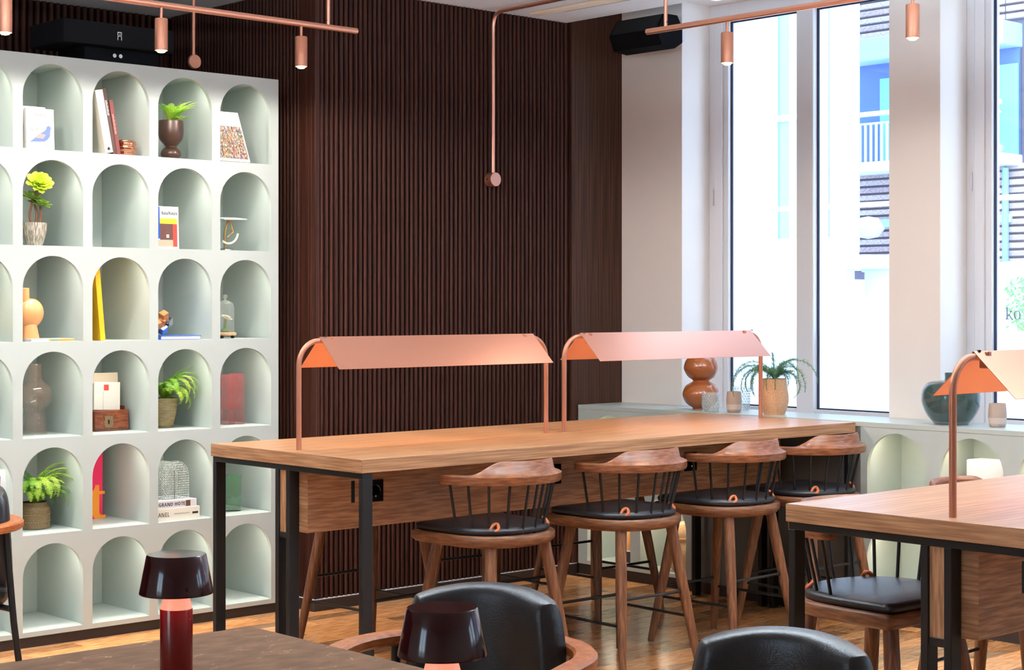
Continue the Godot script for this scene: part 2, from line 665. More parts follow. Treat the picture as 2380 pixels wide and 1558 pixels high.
# ------------------------------------------------------------------ the room
func slat_mesh(h: float) -> ArrayMesh:  # half-round batten standing on y = 0, its back at z = 0, its face towards +z
	if not SLAT_MESHES.has(h):
		var st := begin()
		var prof := []
		for k in 7:
			var a := PI - PI * k / 6.0
			prof.append(Vector2(0.0092 * cos(a), 0.02 + 0.009 * sin(a)))
		prof.push_front(Vector2(-0.0092, 0))
		prof.append(Vector2(0.0092, 0))
		for i in prof.size() - 1:
			st.set_smooth_group(1 if i > 0 and i < prof.size() - 2 else -1)
			var p: Vector2 = prof[i]
			var q: Vector2 = prof[i + 1]
			var o := Vector2(-(q.y - p.y), q.x - p.x)
			fan(st, [Vector3(p.x, 0, p.y), Vector3(q.x, 0, q.y), Vector3(q.x, h, q.y), Vector3(p.x, h, p.y)], Vector3(o.x, 0, o.y))
		SLAT_MESHES[h] = done(st)
	return SLAT_MESHES[h]

func make_room() -> void:
	# floor: a dark bed with oak planks running along x
	var fl := setting("floor")
	part(fl, "subfloor", box(Vector3(-3.1, -0.12, -8.05), Vector3(7.3, -0.013, 3.3)), M.subfloor)
	var wide := 0.088
	var shown := []
	var rest := begin()
	var row := 0
	var z := -7.9
	while z < 3.2:
		var x := -3.0 - rng.randf() * 0.8
		while x < 7.2:
			var long: float = [0.5, 0.62, 0.74, 0.88][rng.randi() % 4]
			var x0 := maxf(x, -3.0)
			var x1 := minf(x + long, 7.2)
			if x1 - x0 > 0.03:
				var mx := (x0 + x1) / 2.0
				var mz := z + wide / 2.0
				var d := 0.6769 * mx - 0.7361 * mz
				var r := 0.7361 * mx + 0.6769 * mz
				var px := 1190.0 + 4000.0 * r / maxf(d, 0.1)
				var py := 710.0 + 5760.0 / maxf(d, 0.1)
				if d > 3.0 and px > -60 and px < 2440 and py < 1600 and mz > -6.7 and mx < 6.6:
					shown.append([d, x0, x1, z])
				else:
					add_box(rest, Vector3(x0 + 0.0006, -0.013, z + 0.0006), Vector3(x1 - 0.0006, 0, z + wide - 0.0006))
			x += long
		z += wide
		row += 1
	shown.sort_custom(func(a, b): return a[0] < b[0])
	var meshes := {}
	for k in shown.size():
		var s: Array = shown[k]
		if k >= 295:
			add_box(rest, Vector3(s[1] + 0.0006, -0.013, s[3] + 0.0006), Vector3(s[2] - 0.0006, 0, s[3] + wide - 0.0006))
			continue
		var key := snappedf(s[2] - s[1], 0.001)
		if not meshes.has(key):
			meshes[key] = box(Vector3(0.0006, -0.013, 0.0006), Vector3(key - 0.0006, 0, wide - 0.0006), 0.0008)
		part(fl, "plank", meshes[key], M["plank_%d" % (rng.randi() % 5)], Vector3(s[1], 0, s[3]))
	part(fl, "far_planks", done(rest), M.plank_0).set_meta("kind", "stuff")

	# ceiling, its edge dropped before the window pocket
	var ce := setting("ceiling")
	part(ce, "slab", box(Vector3(-3.1, 2.955, -8.05), Vector3(6.46, 3.1, 3.3)), M.ceiling_plaster)
	part(ce, "pocket_slab", box(Vector3(6.44, 3.25, -6.75), Vector3(7.3, 3.35, 3.3)), M.wall_paint)
	part(ce, "pocket_side", box(Vector3(6.36, 3.1, -6.75), Vector3(6.46, 3.35, 3.3)), M.wall_paint)

	# slatted back wall
	var wb := setting("wall_back")
	part(wb, "backing", box(Vector3(4.83, 0, -6.8), Vector3(7.3, 3.3, -6.615)), M.slat_1)
	var sx := 4.842
	var k := 0
	while sx < 6.478:
		part(wb, "slat", slat_mesh(2.898), M["slat_%d" % [0, 1, 0, 2, 1, 0, 2][k % 7]], Vector3(sx, 0.056, -6.615))
		sx += 0.0288
		k += 1
	part(wb, "veneer_panel", box(Vector3(6.492, 0.0, -6.615), Vector3(6.88, 3.25, -6.584), 0.001), M.veneer)
	part(wb, "corner_board", box(Vector3(4.798, 0.056, -6.615), Vector3(4.826, 2.955, -6.586), 0.001), M.slat_0)

	# return of the slatted wall into the alcove
	var wr := setting("wall_return")
	part(wr, "backing", box(Vector3(4.826, 0, -7.95), Vector3(4.96, 3.1, -6.79)), M.slat_1)
	part(wr, "edge_board", box(Vector3(4.797, 0.056, -6.71), Vector3(4.826, 2.955, -6.615), 0.001), M.slat_0)
	var sz := -6.728
	k = 0
	while sz > -7.88:
		part(wr, "slat", slat_mesh(2.898), M["slat_%d" % [0, 2, 1][k % 3]], Vector3(4.826, 0.056, sz), Vector3(0, -PI / 2, 0))
		sz -= 0.0288
		k += 1

	var wa := setting("wall_alcove")
	part(wa, "backing", box(Vector3(-3.1, 0, -8.05), Vector3(4.9, 3.1, -7.91)), M.slat_1)
	sx = 2.6
	k = 0
	while sx < 4.78:
		part(wa, "slat", slat_mesh(2.898), M["slat_%d" % [1, 0, 2, 0][k % 4]], Vector3(sx, 0.056, -7.91)).scale = Vector3(1.25, 1, 1.2)
		sx += 0.0372
		k += 1

	var wl := setting("wall_left")
	part(wl, "plaster", box(Vector3(-3.2, 0, -8.05), Vector3(-3.0, 3.1, -3.2)), M.wall_paint)
	part(wl, "plaster", box(Vector3(-3.2, 0, -1.8), Vector3(-3.0, 3.1, 3.3)), M.wall_paint)
	part(wl, "plaster", box(Vector3(-3.2, 0, -3.2), Vector3(-3.0, 0.5, -1.8)), M.wall_paint)
	part(wl, "plaster", box(Vector3(-3.2, 2.8, -3.2), Vector3(-3.0, 3.1, -1.8)), M.wall_paint)
	part(wl, "mullion", box(Vector3(-3.15, 0.5, -2.54), Vector3(-3.05, 2.8, -2.46), 0.003), M.frame_white)
	for q in [[-3.2, -2.54], [-2.46, -1.8]]:
		part(wl, "pane", box(Vector3(-3.104, 0.5, q[0]), Vector3(-3.098, 2.8, q[1])), M.window_glass)
	var wq := setting("wall_rear")
	part(wq, "plaster", box(Vector3(-3.2, 0, 3.2), Vector3(7.3, 3.3, 3.4)), M.wall_paint)

	var bb := setting("baseboard_back")
	part(bb, "board", box(Vector3(4.786, 0, -6.6), Vector3(6.53, 0.053, -6.576), 0.002), M.plinth)
	part(bb, "return_board", box(Vector3(4.784, 0, -7.88), Vector3(4.8, 0.053, -6.578), 0.002), M.plinth)
	part(bb, "top_trim", box(Vector3(4.786, 0.053, -6.602), Vector3(6.53, 0.056, -6.58)), M.frame_white)
	part(bb, "return_top_trim", box(Vector3(4.788, 0.053, -7.88), Vector3(4.8, 0.056, -6.58)), M.frame_white)

	# window wall
	var ww := setting("wall_window")
	part(ww, "corner_section", box(Vector3(6.88, 0, -6.8), Vector3(7.3, 3.3, -6.142), 0.002), M.wall_paint)
	part(ww, "spandrel", box(Vector3(6.9, 0, -6.142), Vector3(7.3, 0.86, 3.3)), M.wall_paint)
	part(ww, "header", box(Vector3(6.9, 3.06, -6.142), Vector3(7.3, 3.3, 3.3)), M.wall_paint)
	for i in 6:
		var z0 := -6.142 + 1.601 * i
		part(ww, "pillar", box(Vector3(6.88, 0.0, z0 + 1.317), Vector3(7.3, 3.3, minf(z0 + 1.601, 3.3)), 0.002), M.wall_paint)
		make_window(i, z0, z0 + 1.317)

	# a pipe and a flush track on the ceiling, the speaker under the pocket
	var pipe := thing("copper_conduit", "copper conduit running down the slatted wall to a round copper disc", "pipe", Vector3(5.893, 0, -6.55))
	var path := [Vector3(0, 2.1, 0), Vector3(0, 2.8, 0)]
	path.append_array(curve([Vector3(0, 2.87, 0), Vector3(0, 2.915, 0.012), Vector3(-0.002, 2.938, 0.05), Vector3(-0.004, 2.94, 0.1)], 4))
	path.append(Vector3(-0.06, 2.94, 1.6))
	part(pipe, "tube", tube(path, 0.0105, 12), M.copper)
	part(pipe, "sleeve", tube([Vector3(-0.03, 2.94, 0.62), Vector3(-0.031, 2.94, 0.66)], 0.014, 12), M.copper_dark)
	var puck := part(pipe, "wall_disc", lathe([Vector2(0, -0.038), Vector2(0.034, -0.038), Vector2(0.036, -0.036), Vector2(0.036, 0.012), Vector2(0.034, 0.014), Vector2(0, 0.014)], 32), M.copper, Vector3(0.0, 2.085, 0.008), Vector3(PI / 2, 0, 0))
	part(puck, "screw", lathe([Vector2(0, 0), Vector2(0.005, 0), Vector2(0.004, 0.002), Vector2(0, 0.002)], 10), M.black_metal, Vector3(-0.036, -0.012, 0), Vector3(0, 0, PI / 2))

	var drop := thing("copper_conduit", "copper drop tube ending in a disc above the white bookcase", "pipe", Vector3(4.257, 0, -6.78))
	part(drop, "tube", tube([Vector3(0, 2.57, 0), Vector3(0, 2.955, 0)], 0.008, 12), M.copper_dark)
	part(drop, "disc", lathe([Vector2(0, -0.008), Vector2(0.03, -0.008), Vector2(0.032, -0.006), Vector2(0.032, 0.006), Vector2(0.03, 0.008), Vector2(0, 0.008)], 28), M.copper_dark, Vector3(0, 2.555, 0.008), Vector3(PI / 2, 0, 0))

	var track := thing("ceiling_track", "narrow beige recessed track along the speckled ceiling", "track", Vector3(6.12, 2.955, -6.1))
	part(track, "frame", box(Vector3(-0.035, -0.012, -0.38), Vector3(0.035, 0, 2.4), 0.002), M.paper_warm)
	part(track, "slot", box(Vector3(0.036, -0.011, -0.2), Vector3(0.044, 0, 2.4)), M.black_metal)

	var sp := thing("wall_speaker", "black loudspeaker tilted down in the corner above the white wall", "speaker", Vector3(6.72, 2.87, -6.16), 0.0)
	var st := begin()
	extrude_xy(st, PackedVector2Array([Vector2(-0.1, -0.075), Vector2(-0.135, 0.0), Vector2(-0.075, 0.09), Vector2(0.02, 0.09), Vector2(0.06, 0.03), Vector2(0.06, -0.05), Vector2(0.0, -0.085)]), -0.235, 0.11)
	part(sp, "cabinet", done(st), M.black_plastic)
	part(sp, "grille", cbox(Vector3(0.006, 0.095, 0.32), 0.002), M.grille, Vector3(-0.109, 0.046, -0.062), Vector3(0, 0, -0.58))
	part(sp, "badge", cbox(Vector3(0.004, 0.008, 0.012), 0.001), M.chrome, Vector3(-0.121, 0.0, 0.08), Vector3(0, 0, -0.58))
	part(sp, "bracket", box(Vector3(0.0, -0.02, -0.03), Vector3(0.17, 0.02, 0.03), 0.003), M.white_metal)

func make_window(i: int, z0: float, z1: float) -> void:
	var w := setting("window_%d" % (i + 1))
	var xa := 7.10
	var xb := 7.17
	var st := 0.135
	var zc := (z0 + z1) / 2.0
	for s in [[z0, z0 + st], [z1 - st, z1]]:
		part(w, "stile", box(Vector3(xa, 0.86, s[0]), Vector3(xb, 3.06, s[1]), 0.003), M.frame_white)
		part(w, "stile_bead", box(Vector3(xa - 0.012, 0.86, s[0] + 0.05), Vector3(xa, 2.99, s[1] - 0.035), 0.003), M.frame_white)
	part(w, "mullion", box(Vector3(xa - 0.012, 0.86, zc - 0.058), Vector3(xb, 3.06, zc + 0.05), 0.003), M.frame_white)
	part(w, "head", box(Vector3(xa, 2.965, z0 + st), Vector3(xb, 3.06, z1 - st), 0.003), M.frame_white)
	part(w, "bottom_rail", box(Vector3(xa, 0.86, z0 + st), Vector3(xb, 0.908, z1 - st), 0.003), M.frame_white)
	part(w, "sill", box(Vector3(6.9, 0.86, z0), Vector3(xa, 0.872, z1)), M.frame_white)
	for h in [[z0 + st, zc - 0.058], [zc + 0.05, z1 - st]]:
		var za: float = h[0]
		var zb: float = h[1]
		var g := part(w, "pane", box(Vector3(7.13, 0.908, za), Vector3(7.136, 2.965, zb)), M.window_glass)
		part(g, "film", box(Vector3(7.138, 0.912, za + 0.014), Vector3(7.139, 1.322, zb - 0.004)), M.frost_film)
		var gs := begin()
		add_box(gs, Vector3(7.12, 0.908, za), Vector3(7.129, 2.965, za + 0.011))
		add_box(gs, Vector3(7.12, 0.908, zb - 0.004), Vector3(7.129, 2.965, zb))
		add_box(gs, Vector3(7.12, 0.908, za), Vector3(7.129, 0.915, zb))
		add_box(gs, Vector3(7.12, 2.955, za), Vector3(7.129, 2.965, zb))
		part(w, "gasket", done(gs), M.gasket)
	part(w, "guard_rail", tube([Vector3(7.23, 1.952, z0 - 0.02), Vector3(7.23, 1.952, z1 + 0.02)], 0.013, 10), M.rail_white)
	part(w, "hinge", tube([Vector3(xa - 0.006, 1.98, z0 + 0.03), Vector3(xa - 0.006, 2.07, z0 + 0.03)], 0.004, 8), M.frame_white)
	if i == 1:
		var t := part(w, "lettering", words("ko", 0.055, ["Droid Serif"], 400, 0.001), M.film_letter, Vector3(7.118, 1.40, z0 + 0.235), Vector3(0, -PI / 2, 0))
		t.set_meta("label", "small serif lettering on the glass")

# ------------------------------------------------------------------ outside
func make_outside() -> void:
	var gr := setting("ground_outside")
	part(gr, "street", box(Vector3(7.3, -0.4, -40), Vector3(40, -0.3, 20)), M.asphalt)

	# pale rendered house with an oriel
	var h := thing("rendered_house", "white rendered house with a boxy bay window across the street", "building", Vector3(13, -0.3, -12))
	part(h, "wall", box(Vector3(0, 0, -6), Vector3(0.12, 9, 2.42)), M.facade_white)
	part(h, "lower_wall", box(Vector3(0.3, 0, 2.4), Vector3(0.9, 2.05, 16)), M.facade_white)
	part(h, "string_course", box(Vector3(0.24, 2.05, 2.4), Vector3(0.9, 2.12, 16), 0.01), M.stone_pale)
	for y in [2.42, 3.33]:
		part(h, "joint", box(Vector3(-0.004, y, -5), Vector3(0.0, y + 0.012, 1.47)), M.stone_pale)
	# the oriel: its own local frame, x towards the room is negative
	part(h, "bay_sill", box(Vector3(-0.45, 2.08, 1.79), Vector3(0.9, 2.19, 2.98), 0.01), M.facade_white)
	part(h, "bay_apron", box(Vector3(-0.385, 2.19, 1.9), Vector3(-0.25, 2.36, 2.72), 0.005), M.stone_pale)
	part(h, "bay_post", box(Vector3(-0.4, 2.19, 1.795), Vector3(0.1, 6, 1.905), 0.005), M.facade_white)
	part(h, "bay_post", box(Vector3(-0.4, 2.19, 2.2), Vector3(-0.1, 6, 2.48), 0.005), M.facade_white)
	part(h, "bay_column", box(Vector3(-0.36, 2.22, 2.487), Vector3(-0.2, 6, 2.714), 0.005), M.facade_pale_blue)
	part(h, "bay_post", box(Vector3(-0.4, 2.19, 2.714), Vector3(-0.3, 6, 2.78), 0.005), M.facade_white)
	part(h, "bay_mullion", box(Vector3(-0.395, 2.36, 2.06), Vector3(-0.2, 6, 2.128), 0.005), M.facade_white)
	part(h, "bay_transom", box(Vector3(-0.388, 3.44, 1.9), Vector3(-0.2, 3.5, 2.2), 0.005), M.facade_white)
	for q in [[1.905, 2.06, 2.36, 3.44], [2.128, 2.2, 2.36, 3.44], [1.905, 2.06, 3.5, 6.0], [2.128, 2.2, 3.5, 6.0]]:
		part(h, "window", box(Vector3(-0.36, q[2], q[0]), Vector3(-0.34, q[3], q[1])), M.far_glass)
	part(h, "doorbell_box", box(Vector3(0.24, 1.3, 2.93), Vector3(0.3, 1.52, 3.0), 0.01), M.far_glass)

	# brick house with balconies
	var b := thing("brick_house", "grey brick house with a white balcony and dark blue window", "building", Vector3(14.05, -0.3, -12))
	part(b, "core", box(Vector3(0.03, 2.0, 1.6), Vector3(1.5, 9, 16)), M.mortar)
	var cm := []
	for v in 2:
		cm.append(box(Vector3(0, 0, 0), Vector3(0.1, 0.05, 1), 0.006))
	var y := 2.12
	var k := 0
	while y < 6.5:
		for seg in [[1.7, 3.44], [3.44, 3.9], [3.9, 5.2], [5.2, 8.0], [8.0, 11.0]]:
			var open: bool = (seg[0] < 3.4 or seg[0] == 3.44) and y > 3.02 and y < 4.3
			if open:
				continue
			part(b, "brick_course", cm[0], M["brick_%d" % ((k * 7 + int(seg[0] * 3)) % 2)], Vector3(-0.02, y, seg[0])).scale = Vector3(1, 1, seg[1] - seg[0] - 0.012)
		y += 0.0725
		k += 1
	for zz in [[1.7, 2.95], [3.0, 3.58]]:
		part(b, "balcony_slab", box(Vector3(-0.35, 3.02, zz[0]), Vector3(0.2, 3.12, zz[1]), 0.01), M.facade_white)
		part(b, "lintel_panel", box(Vector3(-0.3, 4.1, zz[0]), Vector3(0.2, 4.32, zz[1]), 0.01), M.facade_pale_blue)
		part(b, "window", box(Vector3(-0.02, 3.12, zz[0]), Vector3(0.0, 4.1, zz[1])), M.far_glass_dark)
		part(b, "blind", box(Vector3(-0.05, 3.12, zz[0] + (zz[1] - zz[0]) * 0.3), Vector3(-0.03, 3.95, zz[1])), M.far_glass)
		part(b, "handrail", box(Vector3(-0.36, 3.555, zz[0]), Vector3(-0.31, 3.6, zz[1]), 0.005), M.facade_white)
		part(b, "mid_rail", box(Vector3(-0.35, 3.475, zz[0]), Vector3(-0.32, 3.495, zz[1]), 0.005), M.facade_white)
		var bz: float = zz[0] + 0.03
		var bal := box(Vector3(-0.345, 0, 0), Vector3(-0.325, 0.36, 0.022), 0.003)
		while bz < zz[1]:
			part(b, "baluster", bal, M.facade_white, Vector3(0, 3.12, bz))
			bz += 0.062
	part(b, "downpipe", tube([Vector3(-0.06, 2.0, 3.46), Vector3(-0.06, 3.0, 3.46)], 0.03, 8), M.far_glass)
	part(b, "string_course", box(Vector3(-0.05, 2.5, 1.7), Vector3(0.0, 2.58, 3.5), 0.005), M.facade_pale_blue)
	part(b, "street_lamp_shade", lathe([Vector2(0, 0.1), Vector2(0.1, 0.08), Vector2(0.16, -0.02), Vector2(0.1, -0.1), Vector2(0, -0.12)], 16), M.facade_white, Vector3(-0.3, 2.5, 2.12))

	# a bush in the street
	var hb := thing("street_bush", "leafy green bush seen through the glass beside the lettering", "bush", Vector3(9.6, -0.3, -5.6))
	part(hb, "stem", tube([Vector3(0, 0, 0), Vector3(0.02, 1.2, 0)], [0.02, 0.012], 8), M.stem_brown)
	var st := begin()
	st.set_smooth_group(-1)
	for n in 1300:
		var a := rng.randf() * TAU
		var rr := 0.22 * sqrt(rng.randf())
		var c := Vector3(cos(a) * rr, 1.55 + rng.randf() * 0.36, sin(a) * rr)
		var d1 := Vector3(rng.randfn(), rng.randfn(), rng.randfn()).normalized() * 0.017
		var d2 := d1.cross(Vector3(rng.randfn(), rng.randfn(), rng.randfn())).normalized() * 0.008
		quad(st, c - d1, c + d2, c + d1, c - d2)
	part(hb, "foliage", done(st), M.hedge_green)

# ------------------------------------------------------------------ bookcase
const SHELF_Z := -6.69
func col_x(c: int) -> float:
	return 3.51 + 0.324 * (c - 1)
func row_y(r: int) -> float:
	return 2.1 - 0.4066 * (r - 1)

func make_bookcase() -> void:
	var b := thing("arched_bookcase", "tall pale sage bookcase with rows of lit arched niches", "bookcase", Vector3(0, 0, SHELF_Z))
	var x0 := col_x(-1) - 0.184
	var x1 := 4.663
	var st := begin()
	for c in range(-1, 5):
		for r in range(1, 7):
			var ca := x0 if c == -1 else col_x(c) - 0.162
			var cb := x1 if c == 4 else col_x(c) + 0.162
			var ya := 0.046 if r == 6 else row_y(r) - 0.0218
			var yb := 2.5 if r == 1 else row_y(r) + 0.3848
			add_arch_cell(st, ca, cb, ya, yb, col_x(c), 0.28, row_y(r), row_y(r) + 0.364, -0.022, 0.0)
	part(b, "front_panel", done(st), M.sage)
	part(b, "back_panel", box(Vector3(x0, 0.04, -0.46), Vector3(x1, 2.5, -0.44)), M.sage)
	for s in [[x0, x0 + 0.02], [x1 - 0.02, x1]]:
		part(b, "side_panel", box(Vector3(s[0], 0.046, -0.44), Vector3(s[1], 2.5, -0.022)), M.sage)
	for c in range(-1, 4):
		var dx := col_x(c) + 0.162
		part(b, "divider", box(Vector3(dx - 0.011, 0.047, -0.44), Vector3(dx + 0.011, 2.48, -0.022)), M.sage)
	part(b, "top_board", box(Vector3(x0 + 0.02, 2.48, -0.44), Vector3(x1 - 0.02, 2.4995, -0.022)), M.sage)
	for r in range(1, 7):
		for c in range(-1, 5):
			var l := maxf(col_x(c) - 0.151, x0 + 0.02)
			var rr := minf(col_x(c) + 0.151, x1 - 0.02)
			part(b, "shelf", box(Vector3(l, row_y(r) - 0.021, -0.44), Vector3(rr, row_y(r), -0.022)), M.sage)
			var led := part(b, "led_strip", box(Vector3(col_x(c) - 0.125, row_y(r) + 0.3775, -0.036), Vector3(col_x(c) + 0.125, row_y(r) + 0.3845, -0.0225)), M.led_glow)
			area_light(b, Vector3(col_x(c), row_y(r) + 0.3765, -0.03), Vector3(-PI / 2, 0, 0), Vector2(0.25, 0.012), NICHE_ENERGY, Color(1.0, 0.98, 0.92))
	part(b, "plinth", box(Vector3(x0, 0, -0.43), Vector3(x1 - 0.004, 0.046, -0.012)), M.plinth)

# ------------------------------------------------------------------ window bench
func make_bench() -> void:
	var b := thing("window_bench", "low sage cabinet with arched niches running below the windows", "cabinet", Vector3(6.53, 0, 0), -PI / 2)
	# local x runs along world +z, local z is towards the room (world -x)
	var centres := []
	for k in 2:
		centres.append(-6.347 + 0.3865 * k)
	for k in 14:
		centres.append(-4.54 + 0.387 * k)
	var a := -6.574
	var st := begin()
	var z_end := 1.0
	for k in centres.size():
		var c: float = centres[k]
		var l := a if k == 0 else c - 0.1933
		var r := c + 0.1933
		if k == 1:
			r = -5.767
		if k == 2:
			l = -4.735
		z_end = r
		add_arch_cell(st, l, r, 0.055, 0.4685, c, 0.317, 0.074, 0.45, -0.02, 0.0)
		add_arch_cell(st, l, r, 0.4685, 0.884, c, 0.317, 0.475, 0.861, -0.02, 0.0)
	part(b, "blind_panel", box(Vector3(-5.767, 0.055, -0.02), Vector3(-4.735, 0.884, -0.001)), M.panel_grey)
	var fp := part(b, "front_panel", done(st), M.sage)
	part(b, "back_panel", box(Vector3(a, 0.055, -0.29), Vector3(z_end, 0.884, -0.27)), M.sage)
	part(b, "worktop", box(Vector3(a, 0.884, -0.35), Vector3(z_end, 0.9065, 0.002), 0.0015), M.sage_top)
	part(b, "plinth", box(Vector3(a, 0, -0.28), Vector3(z_end, 0.055, -0.004)), M.plinth)
	var dn := 0
	for k in centres.size():
		var c: float = centres[k]
		for s in [-1, 1]:
			part(b, "divider", box(Vector3(c + s * 0.1665 - 0.0075, 0.056, -0.27), Vector3(c + s * 0.1665 + 0.0075, 0.884, -0.02)), M.sage)
		for y in [0.074, 0.475]:
			part(b, "shelf", box(Vector3(c - 0.159, y - 0.018, -0.27), Vector3(c + 0.159, y, -0.02)), M.sage)
			if k < 9:
				var top: float = 0.4565 if y < 0.2 else 0.884
				part(b, "led_strip", box(Vector3(c - 0.14, top - 0.007, -0.033), Vector3(c + 0.14, top, -0.0205)), M.led_glow)
				area_light(b, Vector3(c, top - 0.008, -0.027), Vector3(-PI / 2, 0, 0), Vector2(0.27, 0.011), NICHE_ENERGY * 1.1, Color(1.0, 0.94, 0.82))

# ------------------------------------------------------------------ high tables
func make_table(called: String, label: String, x0: float, x1: float, z0: float, z1: float) -> void:
	var t := thing(called, label, "table", Vector3(x0, 0, z0), 0.0)
	var lx := x1 - x0
	var lz := z1 - z0
	part(t, "tabletop", box(Vector3(0, 0.857, 0), Vector3(lx, 0.905, lz), 0.0015), M.walnut_top)
	for e in [0, 1]:
		part(t, "edge_band", box(Vector3(-0.0008, 0.8575, 0.0005) if e == 0 else Vector3(lx, 0.8575, 0.0005), Vector3(0, 0.9045, lz - 0.0005) if e == 0 else Vector3(lx + 0.0008, 0.9045, lz - 0.0005)), M.walnut_end)
		var a: float = 0.006 if e == 0 else lx - 0.051
		for zz in [0.004, lz - 0.026]:
			part(t, "leg", box(Vector3(a, 0.0, zz), Vector3(a + 0.045, 0.836, zz + 0.022), 0.0015), M.black_metal)
		part(t, "top_rail", box(Vector3(a, 0.836, 0.004), Vector3(a + 0.045, 0.857, lz - 0.004), 0.0015), M.black_metal)
		var zc := lz / 2.0
		for zz in [zc - 0.054, zc + 0.014]:
			part(t, "centre_post", box(Vector3(a, 0.0, zz), Vector3(a + 0.045, 0.836, zz + 0.022), 0.0015), M.black_metal)
		part(t, "post_infill", box(Vector3(a + 0.008, 0.607, zc - 0.032), Vector3(a + 0.04, 0.836, zc + 0.014)), M.walnut_strip)
		for yy in [0.585, 0.16]:
			part(t, "cross_bar", box(Vector3(a + 0.004, yy, zc - 0.032), Vector3(a + 0.04, yy + 0.022, zc + 0.014), 0.001), M.black_metal)
	var bx0 := 0.052
	var bx1 := lx - 0.052
	part(t, "cable_box", box(Vector3(bx0, 0.607, lz / 2.0 - 0.085), Vector3(bx1, 0.8565, lz / 2.0 + 0.085), 0.0015), M.walnut_box)
	var fz := lz / 2.0 + 0.085
	for sx in [0.36, 1.3, 2.15]:
		if sx < lx - 0.3:
			var so := part(t, "power_socket", box(Vector3(sx - 0.04, 0.7, fz), Vector3(sx + 0.04, 0.782, fz + 0.008), 0.002), M.black_plastic)
			part(so, "socket_well", lathe([Vector2(0, 0), Vector2(0.02, 0), Vector2(0.021, 0.0), Vector2(0.024, 0.003), Vector2(0.026, 0.0)], 20), M.black_gloss, Vector3(sx, 0.741, fz + 0.008), Vector3(PI / 2, 0, 0))
			part(so, "earth_clip", box(Vector3(sx - 0.003, 0.718, fz + 0.007), Vector3(sx + 0.003, 0.724, fz + 0.011)), M.chrome)
	part(t, "flap_slot", box(Vector3(0.252, 0.703, fz - 0.002), Vector3(0.268, 0.785, fz + 0.001)), M.black_gloss)

func make_tables() -> void:
	make_table("high_table", "long walnut high table on black steel legs, standing against the window bench", 3.654, 6.5, -5.695, -4.742)
	make_table("high_table", "second walnut high table in front of the green vase", 3.69, 6.5, -2.92, -1.967)

func add_shade(st: SurfaceTool, x0: float, x1: float, ridge: float, low: float, half: float, t: float) -> void:
	st.set_smooth_group(-1)
	for s in [-1.0, 1.0]:
		var a := Vector3(x0, ridge, 0)
		var b := Vector3(x1, ridge, 0)
		var c := Vector3(x1, low, half * s)
		var d := Vector3(x0, low, half * s)
		var n := Vector3(0, half, (ridge - low) * s).normalized()
		var o := n * -t
		fan(st, [a, b, c, d], n)
		fan(st, [a + o, b + o, c + o, d + o], -n)
		fan(st, [d, c, c + o, d + o], Vector3(0, -1, s))
		fan(st, [a, d, d + o, a + o], Vector3(-1, 0, 0))
		fan(st, [b, c, c + o, b + o], Vector3(1, 0, 0))

func desk_lamp(label: String, x0: float, x1: float, z: float) -> void:
	var l := thing("desk_lamp", label, "lamp", Vector3(x0, 0.905, z), 0.0)
	var w := x1 - x0
	var top := 0.403
	var r := 0.09
	var path := [Vector3(0, 0, 0), Vector3(0, top - r - 0.05, 0)]
	for k in 9:
		var a := PI - PI / 2 * k / 8.0
		path.append(Vector3(r + r * cos(a), top - r + r * sin(a), 0))
	for k in 9:
		var a := PI / 2 - PI / 2 * k / 8.0
		path.append(Vector3(w - r + r * cos(a), top - r + r * sin(a), 0))
	path.append(Vector3(w, top - r - 0.05, 0))
	path.append(Vector3(w, 0, 0))
	part(l, "frame_tube", tube(path, 0.0098, 14), M.copper_dark)
	var st := begin()
	add_shade(st, 0.094, w - 0.075, 0.418, 0.3, 0.122, 0.0015)
	part(l, "shade", done(st), M.copper)
	var led := part(l, "light_bar", box(Vector3(0.16, 0.375, -0.012), Vector3(w - 0.14, 0.392, 0.012), 0.002), M.desk_led)
	for s in [0.15, w - 0.13]:
		part(l, "bracket", box(Vector3(s - 0.008, 0.372, -0.014), Vector3(s + 0.008, 0.417, 0.014), 0.002), M.copper_dark)
	for s in [0.1, w - 0.085]:
		part(l, "screw", lathe([Vector2(0, 0), Vector2(0.006, 0), Vector2(0.005, 0.004), Vector2(0, 0.004)], 10), M.black_metal, Vector3(s + 0.02, 0.4165, 0))
	area_light(l, Vector3(w / 2.0 + 0.01, 0.373, 0), Vector3(-PI / 2, 0, 0), Vector2(w - 0.3, 0.022), DESK_ENERGY, Color(1.0, 0.84, 0.64))

